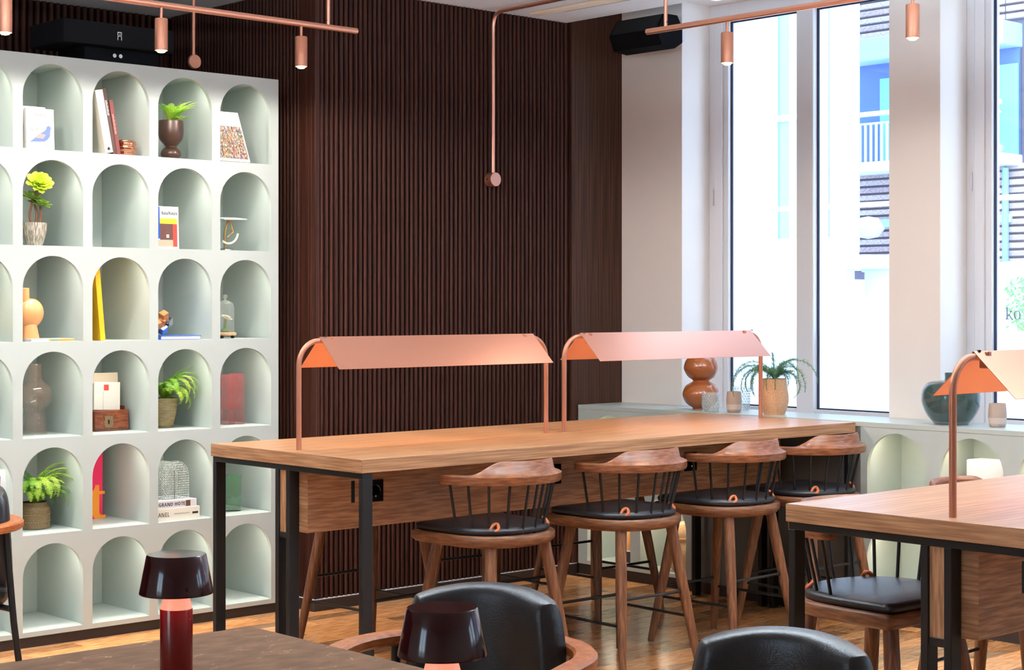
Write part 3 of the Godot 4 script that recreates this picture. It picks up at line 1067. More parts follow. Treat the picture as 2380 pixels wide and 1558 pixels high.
func spot_rail(label: String, at: Vector3, turn: float, length: float, spots: Array, rods: Array, group: String, beam := BEAM_ENERGY, spill := SPOT_ENERGY) -> void:
	# the rail runs along local +x from its end at the origin; things hang below it
	var b := Basis(Vector3.UP, turn)
	var rail := thing("lamp_rail", label, "rail", at, turn)
	part(rail, "bar", tube([Vector3(0, 0, 0), Vector3(length, 0, 0)], 0.0132, 14), M.copper)
	for q in rods:
		part(rail, "hanger", tube([Vector3(q, 0.01, 0), Vector3(q, 2.955 - at.y, 0)], 0.0085, 10), M.copper)
		part(rail, "hanger_screw", tube([Vector3(q + 0.008, 0.03, 0.0), Vector3(q + 0.012, 0.03, 0.0)], 0.003, 6), M.black_metal)
	for k in spots.size():
		var p: Vector3 = at + b * Vector3(spots[k][0], 0, 0)
		var s := thing("pendant_spot", spots[k][1], "lamp", Vector3(p.x, 0, p.z), 0.0, group)
		var by: float = at.y - 0.192
		part(s, "stem", tube([Vector3(0, by + 0.135, 0), Vector3(0, at.y - 0.008, 0)], 0.0062, 10), M.copper_dark)
		part(s, "housing", lathe([Vector2(0.0, by + 0.136), Vector2(0.024, by + 0.136), Vector2(0.0265, by + 0.133), Vector2(0.0265, by + 0.006), Vector2(0.0245, by + 0.006), Vector2(0.0235, by + 0.05), Vector2(0, by + 0.055)], 28), M.copper_dark)
		part(s, "bulb", lathe([Vector2(0, by - 0.004), Vector2(0.014, by - 0.001), Vector2(0.022, by + 0.008), Vector2(0.0225, by + 0.02), Vector2(0, by + 0.03)], 20), M.bulb_glow)
		spot_light(s, Vector3(0, by + 0.004, 0), spill, Color(1.0, 0.96, 0.91), 88.0, 0.2)
		spot_light(s, Vector3(0, by - 0.0045, 0), beam, Color(1.0, 0.96, 0.91), 46.0, 1.0)

func make_lamps() -> void:
	desk_lamp("copper bridge lamp on the long high table, end away from the windows", 3.729, 4.994, -5.219)
	desk_lamp("copper bridge lamp in front of the caramel gourd vase", 5.1, 6.405, -5.219)
	desk_lamp("copper bridge lamp on the second high table", 3.762, 5.02, -2.446)
	spot_rail("copper light rail above the bookcase, its end before the slatted wall", Vector3(4.672, 2.66, -6.1), PI, 3.2,
		[[0.301, "copper pendant spot lit beside the slatted wall corner"], [0.994, "copper pendant spot lit in front of the black amplifier"], [1.671, "copper pendant spot above the far end of the bookcase top"], [2.35, "copper pendant spot at the hidden end of the bookcase rail"]], [0.156, 2.2], "spots over the bookcase")
	spot_rail("copper light rail crossing in front of the windows", Vector3(5.6, 2.652, -5.205), -PI / 2, 4.6,
		[[0.461, "copper pendant spot before the first window"], [1.386, "copper pendant spot before the white pillar"], [2.311, "copper pendant spot over the second high table"], [3.236, "copper pendant spot past the second high table"]], [0.11, 2.5, 4.2], "spots before the windows", 1.1, 0.3)

func light_panel(label: String, at: Vector3) -> void:
	# a slim hung panel that lights the room below and the ceiling above
	var p := thing("light_panel", label, "lamp", at, 0.0, "hung light panels above the tables")
	part(p, "housing", box(Vector3(-0.6, 0.004, -0.15), Vector3(0.6, 0.03, 0.15), 0.003), M.frame_white)
	part(p, "diffuser", box(Vector3(-0.58, 0.0, -0.13), Vector3(0.58, 0.004, 0.13)), M.panel_glow)
	part(p, "upper_diffuser", box(Vector3(-0.58, 0.03, -0.13), Vector3(0.58, 0.034, 0.13)), M.panel_glow)
	for sx in [-0.5, 0.5]:
		part(p, "cable", tube([Vector3(sx, 0.03, 0), Vector3(sx, 2.955 - at.y, 0)], 0.002, 6), M.white_metal)
	area_light(p, Vector3(0, -0.004, 0), Vector3(-PI / 2, 0, 0), Vector2(1.16, 0.26), PANEL_ENERGY, Color(0.86, 0.94, 1.0))
	area_light(p, Vector3(0, 0.038, 0), Vector3(PI / 2, 0, 0), Vector2(1.16, 0.26), PANEL_ENERGY * 64.0, Color(0.86, 0.94, 1.0))

func make_panels() -> void:
	light_panel("white hung light panel over the aisle before the bookcase", Vector3(2.2, 2.45, -4.9))
	light_panel("white hung light panel in the aisle between the high tables", Vector3(3.65, 2.42, -3.5))
	light_panel("white hung light panel at the end of the second high table", Vector3(5.0, 2.42, -2.3))

# ------------------------------------------------------------------ stools
func seat_outline(w: float, zf: float, zb: float) -> Array:
	var pts := []
	var rc := 0.022
	for k in 7:
		var a := -PI / 2 + PI / 2 * k / 6.0
		pts.append(Vector2(w - rc + rc * cos(a), zf + rc + rc * sin(a)))
	for k in 25:
		var a := PI * k / 24.0
		var e := 2.4
		var cx := signf(cos(a)) * pow(absf(cos(a)), 2.0 / e)
		pts.append(Vector2(w * cx, pow(sin(a), 2.0 / e) * zb))
	for k in 7:
		var a := PI + PI / 2 * k / 6.0
		pts.append(Vector2(-w + rc + rc * cos(a), zf + rc + rc * sin(a)))
	return pts

func rail_point(th: float, r: float) -> Vector3:
	return Vector3(r * sin(th) * 0.98, 0, r * cos(th))

func make_stool() -> Node3D:
	var s := thing("bar_stool", "", "stool", Vector3.ZERO, 0.0, "walnut spindle-back stools")
	var o := seat_outline(0.226, -0.205, 0.225)
	part(s, "seat", loft(o, [[0, 0.560], [0.86, 0.560], [0.95, 0.566], [1.0, 0.580], [1.0, 0.602], [0.985, 0.606], [0, 0.606]], 0.9), M.stool_seat)
	part(s, "cushion", loft(o, [[0, 0.606], [0.88, 0.606], [0.93, 0.612], [0.94, 0.622], [0.92, 0.631], [0.86, 0.636], [0.5, 0.639], [0, 0.64]], 3.0), M.black_leather, Vector3(0, 0, -0.006))
	# crest rail, a horseshoe with a raised middle
	var st := begin()
	var rings := []
	var n := 44
	for i in n + 1:
		var th := deg_to_rad(lerpf(-93.0, 93.0, float(i) / n))
		var k := smoothstep(deg_to_rad(66.0), deg_to_rad(34.0), absf(th))
		var e := smoothstep(deg_to_rad(93.0), deg_to_rad(87.0), absf(th))
		var hgt := 0.033 + 0.052 * k
		var prof := [Vector2(0.03, 0.0), Vector2(0.034, 0.006), Vector2(0.034, 0.03), Vector2(0.026, 0.034), Vector2(lerpf(0.012, 0.006, k), lerpf(0.034, 0.046, k)), Vector2(lerpf(0.0, 0.001, k), hgt - 0.006), Vector2(-0.003, hgt), Vector2(-0.01, hgt), Vector2(-0.016, hgt - 0.012), Vector2(-0.024, 0.02), Vector2(-0.024, 0.006), Vector2(-0.02, 0.0)]
		var ring := []
		for q in prof:
			var f: float = lerpf(0.55, 1.0, e)
			var rad: float = 0.232 + q.x * f
			var p := rail_point(th, rad)
			p.y = 0.792 + q.y * lerpf(0.9, 1.0, e)
			ring.append(p)
		rings.append(ring)
	st.set_smooth_group(2)
	var m: int = rings[0].size()
	for i in n:
		for j in m:
			var j2 := (j + 1) % m
			st.set_smooth_group([1, 1, -1, 2, 2, 2, 3, 3, 4, 4, 5, 6][j])
			quad(st, rings[i][j], rings[i + 1][j], rings[i + 1][j2], rings[i][j2])
	st.set_smooth_group(-1)
	fan(st, rings[0], Vector3(0, 0, -1))
	fan(st, rings[n], Vector3(0, 0, -1))
	part(s, "crest_rail", done(st), M.stool_rail)
	# spindles
	for i in 10:
		var th := deg_to_rad(lerpf(-84.0, 84.0, i / 9.0))
		var a := rail_point(th, 0.196)
		var b := rail_point(th, 0.24)
		a.y = 0.6
		b.y = 0.797
		part(s, "spindle", tube([a, b], 0.0052, 8), M.black_metal)
	# tan leather ties
	for th in [-0.75, 0.75]:
		var c := rail_point(th, 0.2)
		var tie := part(s, "leather_tie", tube(curve([Vector3(-0.035, 0, 0.006), Vector3(-0.012, 0.008, 0.012), Vector3(0.0, 0.026, 0.004), Vector3(0.016, 0.03, -0.004), Vector3(0.02, 0.014, 0.012), Vector3(0.006, 0.004, 0.014)], 5), 0.0065, 8), M.tan_leather, c + Vector3(0, 0.618, 0), Vector3(0, th, 0))
	# legs and footrests
	var feet := []
	for sx in [-1, 1]:
		for sz in [-1, 1]:
			var top := Vector3(sx * 0.14, 0.566, sz * 0.14 + 0.0)
			var foot := Vector3(sx * 0.212, 0.006, sz * 0.225)
			var pts := []
			var rr := []
			for k in 7:
				pts.append(top.lerp(foot, k / 6.0))
				rr.append([0.0215, 0.0225, 0.0222, 0.021, 0.019, 0.0165, 0.014][k])
			var lg := part(s, "leg", tube(pts, rr, 14), M.stool_leg)
			part(lg, "glide", lathe([Vector2(0, 0), Vector2(0.008, 0), Vector2(0.008, 0.008), Vector2(0, 0.008)], 10), M.white_metal, Vector3(foot.x, 0, foot.z))
			feet.append([top, foot])
	var at := func(k: int, y: float) -> Vector3:
		var f: float = (0.566 - y) / 0.56
		return feet[k][0].lerp(feet[k][1], f)
	for q in [[0, 1, 0.2], [2, 3, 0.2], [0, 2, 0.24], [1, 3, 0.3]]:
		part(s, "stretcher", tube([at.call(q[0], q[2]), at.call(q[1], q[2])], 0.0062, 8), M.black_metal)
	return s

func make_stools() -> void:
	var s := make_stool()
	s.set_meta("label", "walnut stool at the long table, nearest the power socket")
	s.position = Vector3(4.29, 0, -4.78)
	s.rotation.y = 0.04
	copy_of(s, "bar_stool", "second walnut stool along the long table from its socket end", Vector3(4.99, 0, -4.78), -0.03)
	copy_of(s, "bar_stool", "third walnut stool along the long table from its socket end", Vector3(5.63, 0, -4.79), 0.03)
	copy_of(s, "bar_stool", "walnut stool at the long table right beside the window bench", Vector3(6.17, 0, -4.77), -0.02)
	copy_of(s, "bar_stool", "walnut stool between the long table and the slatted wall corner", Vector3(4.46, 0, -5.72), PI + 0.08)
	copy_of(s, "bar_stool", "walnut stool between the long table and the middle of the slatted wall", Vector3(5.12, 0, -5.7), PI - 0.05)
	copy_of(s, "bar_stool", "walnut stool behind the long table next to the bench niches", Vector3(5.77, 0, -5.69), PI)
	copy_of(s, "bar_stool", "walnut stool tucked under the second high table, seat showing", Vector3(4.1, 0, -2.9), PI - 0.05)
	copy_of(s, "bar_stool", "walnut stool further along the second high table", Vector3(4.86, 0, -2.97), PI + 0.05)

# ------------------------------------------------------------------ foreground
func make_armchair(label: String, at: Vector3, turn: float) -> Node3D:
	var c := thing("armchair", label, "chair", at, turn, "black armchairs with bent wood rails")
	# bent rail: arms forward (-z), round at the back (+z)
	var path := []
	for k in 6:
		path.append(Vector2(-0.262 - 0.012 * k / 5.0, -0.25 + 0.25 * k / 5.0))
	for k in range(1, 32):
		var a := PI - PI * k / 32.0
		path.append(Vector2(0.274 * cos(a), 0.262 * sin(a)))
	for k in 6:
		path.append(Vector2(0.274 - 0.012 * k / 5.0, -0.25 * k / 5.0))
	var st := begin()
	var n := path.size()
	var rings := []
	for i in n:
		var t: Vector2 = (path[mini(i + 1, n - 1)] - path[maxi(i - 1, 0)]).normalized()
		var o := Vector2(-t.y, t.x)  # outwards
		var e: float = 0.7 if i == 0 or i == n - 1 else 1.0
		var ring := []
		for q in [Vector2(0.026, -0.008), Vector2(0.026, 0.008), Vector2(0.02, 0.014), Vector2(-0.02, 0.014), Vector2(-0.026, 0.008), Vector2(-0.026, -0.008), Vector2(-0.02, -0.014), Vector2(0.02, -0.014)]:
			var p: Vector2 = path[i] + o * q.x * e
			ring.append(Vector3(p.x, 0.678 + q.y * e, p.y))
		rings.append(ring)
	for i in n - 1:
		for j in 8:
			var k := (j + 1) % 8
			st.set_smooth_group(j + 1)
			quad(st, rings[i][j], rings[i + 1][j], rings[i + 1][k], rings[i][k])
	st.set_smooth_group(-1)
	fan(st, rings[0], Vector3(0, 0, -1))
	fan(st, rings[n - 1], Vector3(0, 0, -1))
	part(c, "arm_rail", done(st), M.chair_rail)
	part(c, "back_pad", pillow(0.4, 0.37, 0.085, 1.6, 22, 0.5, 5.0), M.black_leather, Vector3(0, 0.625, 0.2), Vector3(0.06, PI, 0))
	var ol := []
	for k in 32:
		var a := TAU * k / 32.0
		ol.append(Vector2(signf(cos(a)) * pow(absf(cos(a)), 0.6) * 0.225, signf(sin(a)) * pow(absf(sin(a)), 0.6) * 0.225 - 0.02))
	part(c, "seat_pad", loft(ol, [[0, 0.405], [0.94, 0.405], [1.0, 0.42], [1.0, 0.455], [0.95, 0.47], [0.5, 0.476], [0, 0.478]], 3.0), M.black_leather)
	for s in [-1.0, 1.0]:
		var u := curve([Vector3(0.255 * s, 0.664, -0.16), Vector3(0.25 * s, 0.3, -0.19), Vector3(0.246 * s, 0.05, -0.21), Vector3(0.24 * s, 0.012, -0.17), Vector3(0.235 * s, 0.012, 0.0), Vector3(0.23 * s, 0.012, 0.15), Vector3(0.228 * s, 0.05, 0.2), Vector3(0.222 * s, 0.35, 0.165), Vector3(0.215 * s, 0.664, 0.14)], 4)
		part(c, "leg_frame", tube(u, 0.0115, 10), M.black_metal)
	part(c, "seat_support", tube([Vector3(-0.24, 0.395, -0.05), Vector3(0.24, 0.395, -0.05)], 0.011, 8), M.black_metal)
	part(c, "seat_support", tube([Vector3(-0.222, 0.395, 0.15), Vector3(0.222, 0.395, 0.15)], 0.011, 8), M.black_metal)
	return c

func table_lamp(label: String, at: Vector3, turn: float, ribbed: bool) -> void:
	var l := thing("table_lamp", label, "lamp", at, turn, "burgundy table lamps")
	part(l, "body", lathe([Vector2(0.026, 0.0), Vector2(0.03, 0.002), Vector2(0.03, 0.118), Vector2(0.0295, 0.12)], 40), M.burgundy_body)
	part(l, "base_plate", lathe([Vector2(0, 0), Vector2(0.0265, 0), Vector2(0.0265, 0.003), Vector2(0, 0.003)], 32), M.black_metal)
	part(l, "neck", lathe([Vector2(0.0295, 0.12), Vector2(0.0285, 0.124), Vector2(0.0215, 0.15), Vector2(0.019, 0.165), Vector2(0, 0.168)], 40), M.lamp_neck_glow)
	var sh := part(l, "shade", lathe([Vector2(0.066, 0.149), Vector2(0.0682, 0.148), Vector2(0.0685, 0.15), Vector2(0.0552, 0.219), Vector2(0.0535, 0.221), Vector2(0, 0.222), Vector2(0, 0.2195), Vector2(0.0525, 0.2185), Vector2(0.066, 0.149)], 56), M.burgundy_shade)
	part(l, "touch_mark", box(Vector3(-0.0015, 0.1, 0.0296), Vector3(0.0015, 0.103, 0.0304)), M.chrome)
	omni_light(l, Vector3(0, 0.126, 0), 0.00026, Color(1.0, 0.7, 0.52), 0.01)

func make_foreground() -> void:
	var t := thing("marble_table", "brown veined marble table carrying two burgundy lamps", "table", Vector3(1.66, 0, -2.27))
	part(t, "stone_top", box(Vector3(-0.4, 0.735, -0.806), Vector3(0.412, 0.757, 0.8), 0.003), M.marble)
	part(t, "column", lathe([Vector2(0.0, 0.012), Vector2(0.04, 0.012), Vector2(0.035, 0.05), Vector2(0.035, 0.7), Vector2(0.12, 0.734), Vector2(0, 0.735)], 24), M.black_metal)
	part(t, "foot_plate", lathe([Vector2(0, 0), Vector2(0.26, 0), Vector2(0.26, 0.008), Vector2(0.25, 0.012), Vector2(0, 0.012)], 36), M.black_metal)
	table_lamp("burgundy mushroom lamp standing before the bookcase plinth", Vector3(1.707, 0.757, -2.778), 0.4, false)
	table_lamp("burgundy mushroom lamp in front of the armchair with wood rail", Vector3(1.705, 0.757, -2.012), 0.9, true)
	make_armchair("black leather armchair with oak rail behind a burgundy lamp", Vector3(2.44, 0, -2.82), deg_to_rad(117.0))
	make_armchair("black leather armchair before the second high table", Vector3(2.49, 0, -2.045), deg_to_rad(108.0))
	make_armchair("black leather armchair standing in front of the bookcase", Vector3(2.57, 0, -5.74), deg_to_rad(95.0))

# ------------------------------------------------------------------ books and print
func flat(pts: Array, t := 0.0005) -> ArrayMesh:
	var st := begin()
	extrude_xy(st, PackedVector2Array(pts), 0.0, t)
	return done(st)

func rect(x0: float, y0: float, x1: float, y1: float) -> Array:
	return [Vector2(x0, y0), Vector2(x1, y0), Vector2(x1, y1), Vector2(x0, y1)]

# a book standing on its lower edge: width along x (spine at -x), height y, front cover at +z
func book(label: String, at: Vector3, rot: Vector3, w: float, h: float, t: float, cover: Material) -> Node3D:
	var b := thing("book", label, "book", at)
	b.rotation = rot
	var st := begin()
	var ct := minf(0.0025, t * 0.15)
	add_box(st, Vector3(-w / 2, 0, t / 2 - ct), Vector3(w / 2, h, t / 2), 0.0004)
	add_box(st, Vector3(-w / 2, 0, -t / 2), Vector3(w / 2, h, -t / 2 + ct), 0.0004)
	add_box(st, Vector3(-w / 2, 0, -t / 2 + ct), Vector3(-w / 2 + ct, h, t / 2 - ct))
	part(b, "cover", done(st), cover)
	part(b, "pages", box(Vector3(-w / 2 + ct, 0.002, -t / 2 + ct), Vector3(w / 2 - 0.003, h - 0.002, t / 2 - ct)), M.paper)
	return b

func ticks(b: Node3D, n: int, size: float, m: Material, at: Vector3, rot: Vector3) -> void:
	# print too small to read, as a row of short strokes
	var st := begin()
	for k in n:
		var h := size * (0.7 + 0.3 * ((k * 7) % 3) / 2.0)
		var x := (k - n / 2.0) * size * 0.62
		add_box(st, Vector3(x, -size / 2, 0), Vector3(x + size * 0.34, -size / 2 + h, 0.0005))
	part(b, "spine_print", done(st), m, at, rot)

func print_on(b: Node3D, called: String, pts: Array, m: Material, z: float, y_rot := 0.0) -> void:
	part(b, called, flat(pts), m, Vector3(0, 0, z))

# ------------------------------------------------------------------ plants
func frond_mesh(length: float, lift: float, droop: float, wide: float, n: int) -> ArrayMesh:
	var st := begin()
	st.set_smooth_group(-1)
	var p := Vector3.ZERO
	var pts := [p]
	var steps := n * 2
	for i in steps:
		var t := float(i) / steps
		var a := lift - droop * pow(t, 1.7)
		p += Vector3(cos(a), sin(a), 0) * (length / steps)
		pts.append(p)
	var rr := []
	for i in pts.size():
		rr.append(lerpf(0.0018, 0.0006, float(i) / steps))
	add_tube(st, pts, rr, 5, false)
	st.set_smooth_group(-1)
	for i in range(2, steps):
		var t := float(i) / steps
		var w := wide * clampf(sin(PI * (t * 0.82 + 0.14)) * 1.1, 0.12, 1.0)
		var dir: Vector3 = (pts[i + 1] - pts[i]).normalized()
		var up := Vector3(-dir.y, dir.x, 0)
		var half := length / steps * 0.3
		for s in [-1.0, 1.0]:
			var o: Vector3 = pts[i]
			var tip: Vector3 = o + Vector3(0, 0, s) * w + dir * w * 0.25 - up * w * 0.16
			var mid: Vector3 = o.lerp(tip, 0.55) + up * w * 0.06
			tri(st, o - dir * half, mid + dir * half * 0.9, mid - dir * half * 0.9)
			tri(st, o - dir * half, o + dir * half, mid + dir * half * 0.9)
			tri(st, mid - dir * half * 0.9, mid + dir * half * 0.9, tip)
	return done(st)

func fern(plant: Node3D, top: Vector3, list: Array) -> void:  # each [azimuth deg, length, lift deg, droop deg, width, material]
	var more := list.duplicate()
	for f in list:  # a second, smaller whorl between the first
		more.append([f[0] - 13.0, f[1] * 0.9, f[2] - 4.0, f[3] * 0.95, f[4], f[5]])
		more.append([f[0] + 17.0, f[1] * 0.78, f[2] + 8.0, f[3] * 1.1, f[4] * 0.92, f[5]])
	for f in more:
		var m := frond_mesh(f[1], deg_to_rad(f[2]), deg_to_rad(f[3]), f[4], int(f[1] / 0.013))
		part(plant, "frond", m, M[f[5]], top, Vector3(0, deg_to_rad(f[0]), 0))

func rosette(plant: Node3D, at: Vector3, r: float, n: int, tilt: Vector3, m: Material) -> void:
	var st := begin()
	for k in n:
		var f := float(k) / n
		var az := k * 2.39996
		var lift := lerpf(0.12, 1.15, f)
		var long := r * lerpf(1.0, 0.45, f)
		var b := Basis(Vector3.UP, az) * Basis(Vector3(0, 0, 1), lift)
		var w := long * 0.24
		st.set_smooth_group(k + 1)
		var rows := [[0.0, 0.3], [0.35, 0.42], [0.7, 0.95], [0.9, 0.8], [1.0, 0.15]]
		for i in rows.size() - 1:
			var a0: Vector3 = b * Vector3(long * rows[i][0], 0, -w * rows[i][1])
			var a1: Vector3 = b * Vector3(long * rows[i][0], 0, w * rows[i][1])
			var m0: Vector3 = b * Vector3(long * rows[i][0], -w * 0.3, 0)
			var c0: Vector3 = b * Vector3(long * rows[i + 1][0], 0, -w * rows[i + 1][1])
			var c1: Vector3 = b * Vector3(long * rows[i + 1][0], 0, w * rows[i + 1][1])
			var m1: Vector3 = b * Vector3(long * rows[i + 1][0], -w * 0.3, 0)
			quad(st, a0, m0, m1, c0)
			quad(st, m0, a1, c1, m1)
	part(plant, "rosette", done(st), m, at, tilt)

# ------------------------------------------------------------------ things in the bookcase niches
func make_niche_things() -> void:
	var y1 := row_y(1)
	var y2 := row_y(2)
	var y3 := row_y(3)
	var y4 := row_y(4)
	var y5 := row_y(5)
	# row 1
	var b := book("white book with a blue pigeon drawing on its cover", Vector3(3.471, y1, -6.735), Vector3(-0.05, 0.0, 0), 0.128, 0.176, 0.016, M.cover_white)
	var bird := []
	for q in [[-0.052, 0.03], [-0.03, 0.046], [-0.008, 0.066], [0.014, 0.078], [0.026, 0.088], [0.03, 0.1], [0.038, 0.106], [0.047, 0.1], [0.053, 0.095], [0.047, 0.092], [0.046, 0.078], [0.044, 0.06], [0.034, 0.046], [0.018, 0.036], [-0.006, 0.034], [-0.03, 0.034]]:
		bird.append(Vector2(q[0], q[1]))
	part(b, "cover_print", flat(bird), M.pigeon_blue, Vector3(0, 0, 0.008)).set_meta("label", "printed blue pigeon")
	part(b, "cover_print", flat([Vector2(-0.03, 0.05), Vector2(0.0, 0.07), Vector2(0.026, 0.066), Vector2(0.012, 0.048)]), M.print_grey, Vector3(0, 0, 0.0084))
	for lx in [0.014, 0.026]:
		part(b, "cover_print", flat(rect(lx, 0.02, lx + 0.0016, 0.04)), M.print_red, Vector3(0, 0, 0.008))
		part(b, "cover_print", flat(rect(lx, 0.019, lx + 0.01, 0.0205)), M.print_red, Vector3(0, 0, 0.008))
	for k in 2:
		part(b, "cover_print", flat(rect(-0.048, 0.088 - 0.007 * k, -0.008, 0.0895 - 0.007 * k)), M.print_red, Vector3(0, 0, 0.008))
	part(b, "cover_title", words("Tauben", 0.012, ["Droid Serif"], 400), M.print_brown, Vector3(0.002, 0.149, 0.008))
	b = book("cream book standing behind the pigeon book", Vector3(3.452, y1, -6.765), Vector3(-0.05, 0.0, 0), 0.118, 0.186, 0.02, M.cover_cream)

	b = book("tall cream book leaning on dark spines", Vector3(3.722, y1, -6.78), Vector3(0, PI / 2, 0.0), 0.2, 0.275, 0.036, M.cover_cream)
	b.rotation = Vector3(0, -PI / 2, 0)
	lean(b, Vector3(3.776, y1 + 0.004, -6.79), 0.19)
	ticks(b, 3, 0.008, M.print_grey, Vector3(-0.1, 0.2, 0), Vector3(0, -PI / 2, 0))
	part(b, "spine_print", flat([Vector2(-0.006, 0.012), Vector2(0.006, 0.012), Vector2(0.007, 0.02), Vector2(0, 0.027), Vector2(-0.007, 0.02)]), M.print_black, Vector3(-0.1003, 0, 0), Vector3(0, -PI / 2, 0))
	b = book("dark brown book leaning in the second top niche", Vector3.ZERO, Vector3.ZERO, 0.19, 0.286, 0.019, M.cover_brown)
	lean(b, Vector3(3.806, y1 + 0.002, -6.79), 0.19)
	ticks(b, 12, 0.009, M.paper, Vector3(-0.095, 0.2, 0), Vector3(0, -PI / 2, -PI / 2))
	b = book("dark red book leaning beside a copper holder", Vector3.ZERO, Vector3.ZERO, 0.18, 0.236, 0.019, M.cover_red)
	lean(b, Vector3(3.828, y1 + 0.002, -6.79), 0.17)
	ticks(b, 16, 0.009, M.print_rose, Vector3(-0.09, 0.13, 0), Vector3(0, -PI / 2, -PI / 2))
	var o := thing("copper_holder", "shiny ribbed copper candle holder beside leaning books", "candle holder", Vector3(3.912, y1, -6.79))
	part(o, "bowl", lathe(smooth_profile([Vector2(0, 0), Vector2(0.036, 0.0), Vector2(0.046, 0.01), Vector2(0.043, 0.021), Vector2(0.049, 0.029), Vector2(0.051, 0.04), Vector2(0.046, 0.047), Vector2(0.049, 0.055), Vector2(0.045, 0.068), Vector2(0.038, 0.073), Vector2(0.03, 0.07), Vector2(0, 0.064)], 5), 36), M.copper_shiny if M.has("copper_shiny") else plain("copper_shiny", Color8(212, 150, 122), 0.12, 1.0))

	o = thing("potted_fern", "small bright fern in a bronze hourglass pot", "plant", Vector3(4.141, y1, -6.785))
	part(o, "pot", lathe(smooth_profile([Vector2(0, 0), Vector2(0.03, 0), Vector2(0.046, 0.02), Vector2(0.042, 0.042), Vector2(0.026, 0.058), Vector2(0.03, 0.066), Vector2(0.05, 0.09), Vector2(0.057, 0.12), Vector2(0.056, 0.172), Vector2(0.053, 0.174), Vector2(0.051, 0.165)], 6), 40), M.pot_bronze)
	part(o, "soil", lathe([Vector2(0.052, 0.165), Vector2(0, 0.167)], 24), M.soil)
	fern(o, Vector3(0, 0.165, 0), [[-30, 0.16, 60, 60, 0.022, "fern_light"], [-5, 0.16, 66, 60, 0.022, "fern_light"], [-120, 0.14, 66, 80, 0.022, "fern_light"], [-20, 0.15, 62, 70, 0.022, "fern_light"], [10, 0.14, 70, 60, 0.018, "fern_light"], [-60, 0.13, 58, 80, 0.02, "fern_mid"], [-100, 0.12, 60, 90, 0.02, "fern_light"], [-150, 0.12, 70, 70, 0.02, "fern_mid"], [160, 0.12, 75, 60, 0.018, "fern_dark"], [60, 0.12, 72, 60, 0.018, "fern_dark"], [-40, 0.11, 78, 40, 0.018, "fern_mid"], [-80, 0.1, 40, 80, 0.02, "fern_light"], [-10, 0.11, 40, 70, 0.02, "fern_light"]])

	b = book("art book with a colourful painted cover leaning back", Vector3(4.432, y1, -6.715), Vector3(-0.42, 0, 0), 0.175, 0.262, 0.012, M.cover_white)
	b.position = Vector3(4.437, y1 + 0.0035, -6.722)
	var art := part(b, "cover_print", cbox(Vector3(0.155, 0.172, 0.0006)), M.art_print if M.has("art_print") else art_print(), Vector3(0.004, 0.1, 0.0062))
	part(b, "cover_title", words("ATELIER", 0.024, ["Droid Serif"], 400), M.print_grey, Vector3(0, 0.218, 0.006))

	# row 2
	o = thing("potted_aeonium", "aeonium with green rosettes in a streaked grey pot", "plant", Vector3(3.474, y2, -6.79))
	part(o, "pot", lathe([Vector2(0, 0), Vector2(0.032, 0), Vector2(0.04, 0.02), Vector2(0.05, 0.06), Vector2(0.052, 0.096), Vector2(0.05, 0.1), Vector2(0.047, 0.1), Vector2(0.046, 0.09)], 40), M.pot_streaked)
	part(o, "soil", lathe([Vector2(0.047, 0.09), Vector2(0, 0.092)], 24), M.soil)
	part(o, "stem", tube(curve([Vector3(0.005, 0.085, 0), Vector3(0.008, 0.14, 0.005), Vector3(0.0, 0.19, 0.0), Vector3(0.012, 0.26, 0.01)], 4), 0.0055, 8), M.stem_brown)
	part(o, "stem", tube(curve([Vector3(-0.012, 0.085, 0), Vector3(-0.022, 0.13, 0.0), Vector3(-0.018, 0.17, 0.005), Vector3(-0.01, 0.2, 0.0)], 4), 0.005, 8), M.stem_brown)
	part(o, "stem", tube(curve([Vector3(0.016, 0.088, 0.012), Vector3(0.024, 0.13, 0.012), Vector3(0.02, 0.17, 0.015)], 4), 0.005, 8), M.stem_brown)
	rosette(o, Vector3(0.016, 0.268, 0.012), 0.064, 44, Vector3(0.95, -0.3, 0.0), M.aeonium_green)
	rosette(o, Vector3(-0.012, 0.205, 0.0), 0.05, 30, Vector3(0.5, 0.4, 0.2), M.aeonium_olive)
	rosette(o, Vector3(0.02, 0.175, 0.016), 0.056, 34, Vector3(0.35, 0.2, 0.0), M.aeonium_olive)

	b = book("white design book with blue, yellow and red blocks", Vector3(4.082, y2, -6.725), Vector3(-0.04, 0, 0), 0.118, 0.19, 0.02, M.cover_white)
	print_on(b, "cover_print", rect(-0.058, 0.045, -0.038, 0.188), M.print_blue, 0.01)
	print_on(b, "cover_print", rect(-0.038, 0.113, 0.05, 0.136), M.print_yellow, 0.01)
	print_on(b, "cover_print", rect(-0.038, 0.04, 0.028, 0.112), M.print_brown, 0.01)
	print_on(b, "cover_print", rect(0.028, 0.01, 0.05, 0.112), M.print_red, 0.01)
	print_on(b, "cover_print", rect(-0.058, 0.01, 0.028, 0.039), M.print_beige, 0.01)
	print_on(b, "cover_print", rect(-0.006, 0.05, 0.008, 0.056), M.paper, 0.0106)
	print_on(b, "cover_print", rect(-0.006, 0.058, 0.008, 0.064), M.paper, 0.0106)
	part(b, "cover_title", words("bauhaus", 0.015, ["Droid Sans"], 700), M.print_black, Vector3(0.012, 0.16, 0.01))

	o = thing("letter_scale", "brass letter scale with a white tray", "scale", Vector3(4.437, y2, -6.785))
	part(o, "tray", box(Vector3(-0.05, 0.148, -0.05), Vector3(0.075, 0.153, 0.05), 0.001), M.cover_white, Vector3.ZERO, Vector3(0.1, 0.0, 0.02))
	part(o, "tray_ring", lathe([Vector2(0.0, 0.142), Vector2(0.028, 0.142), Vector2(0.03, 0.145), Vector2(0, 0.146)], 24), M.brass, Vector3(0.006, 0, 0.02))
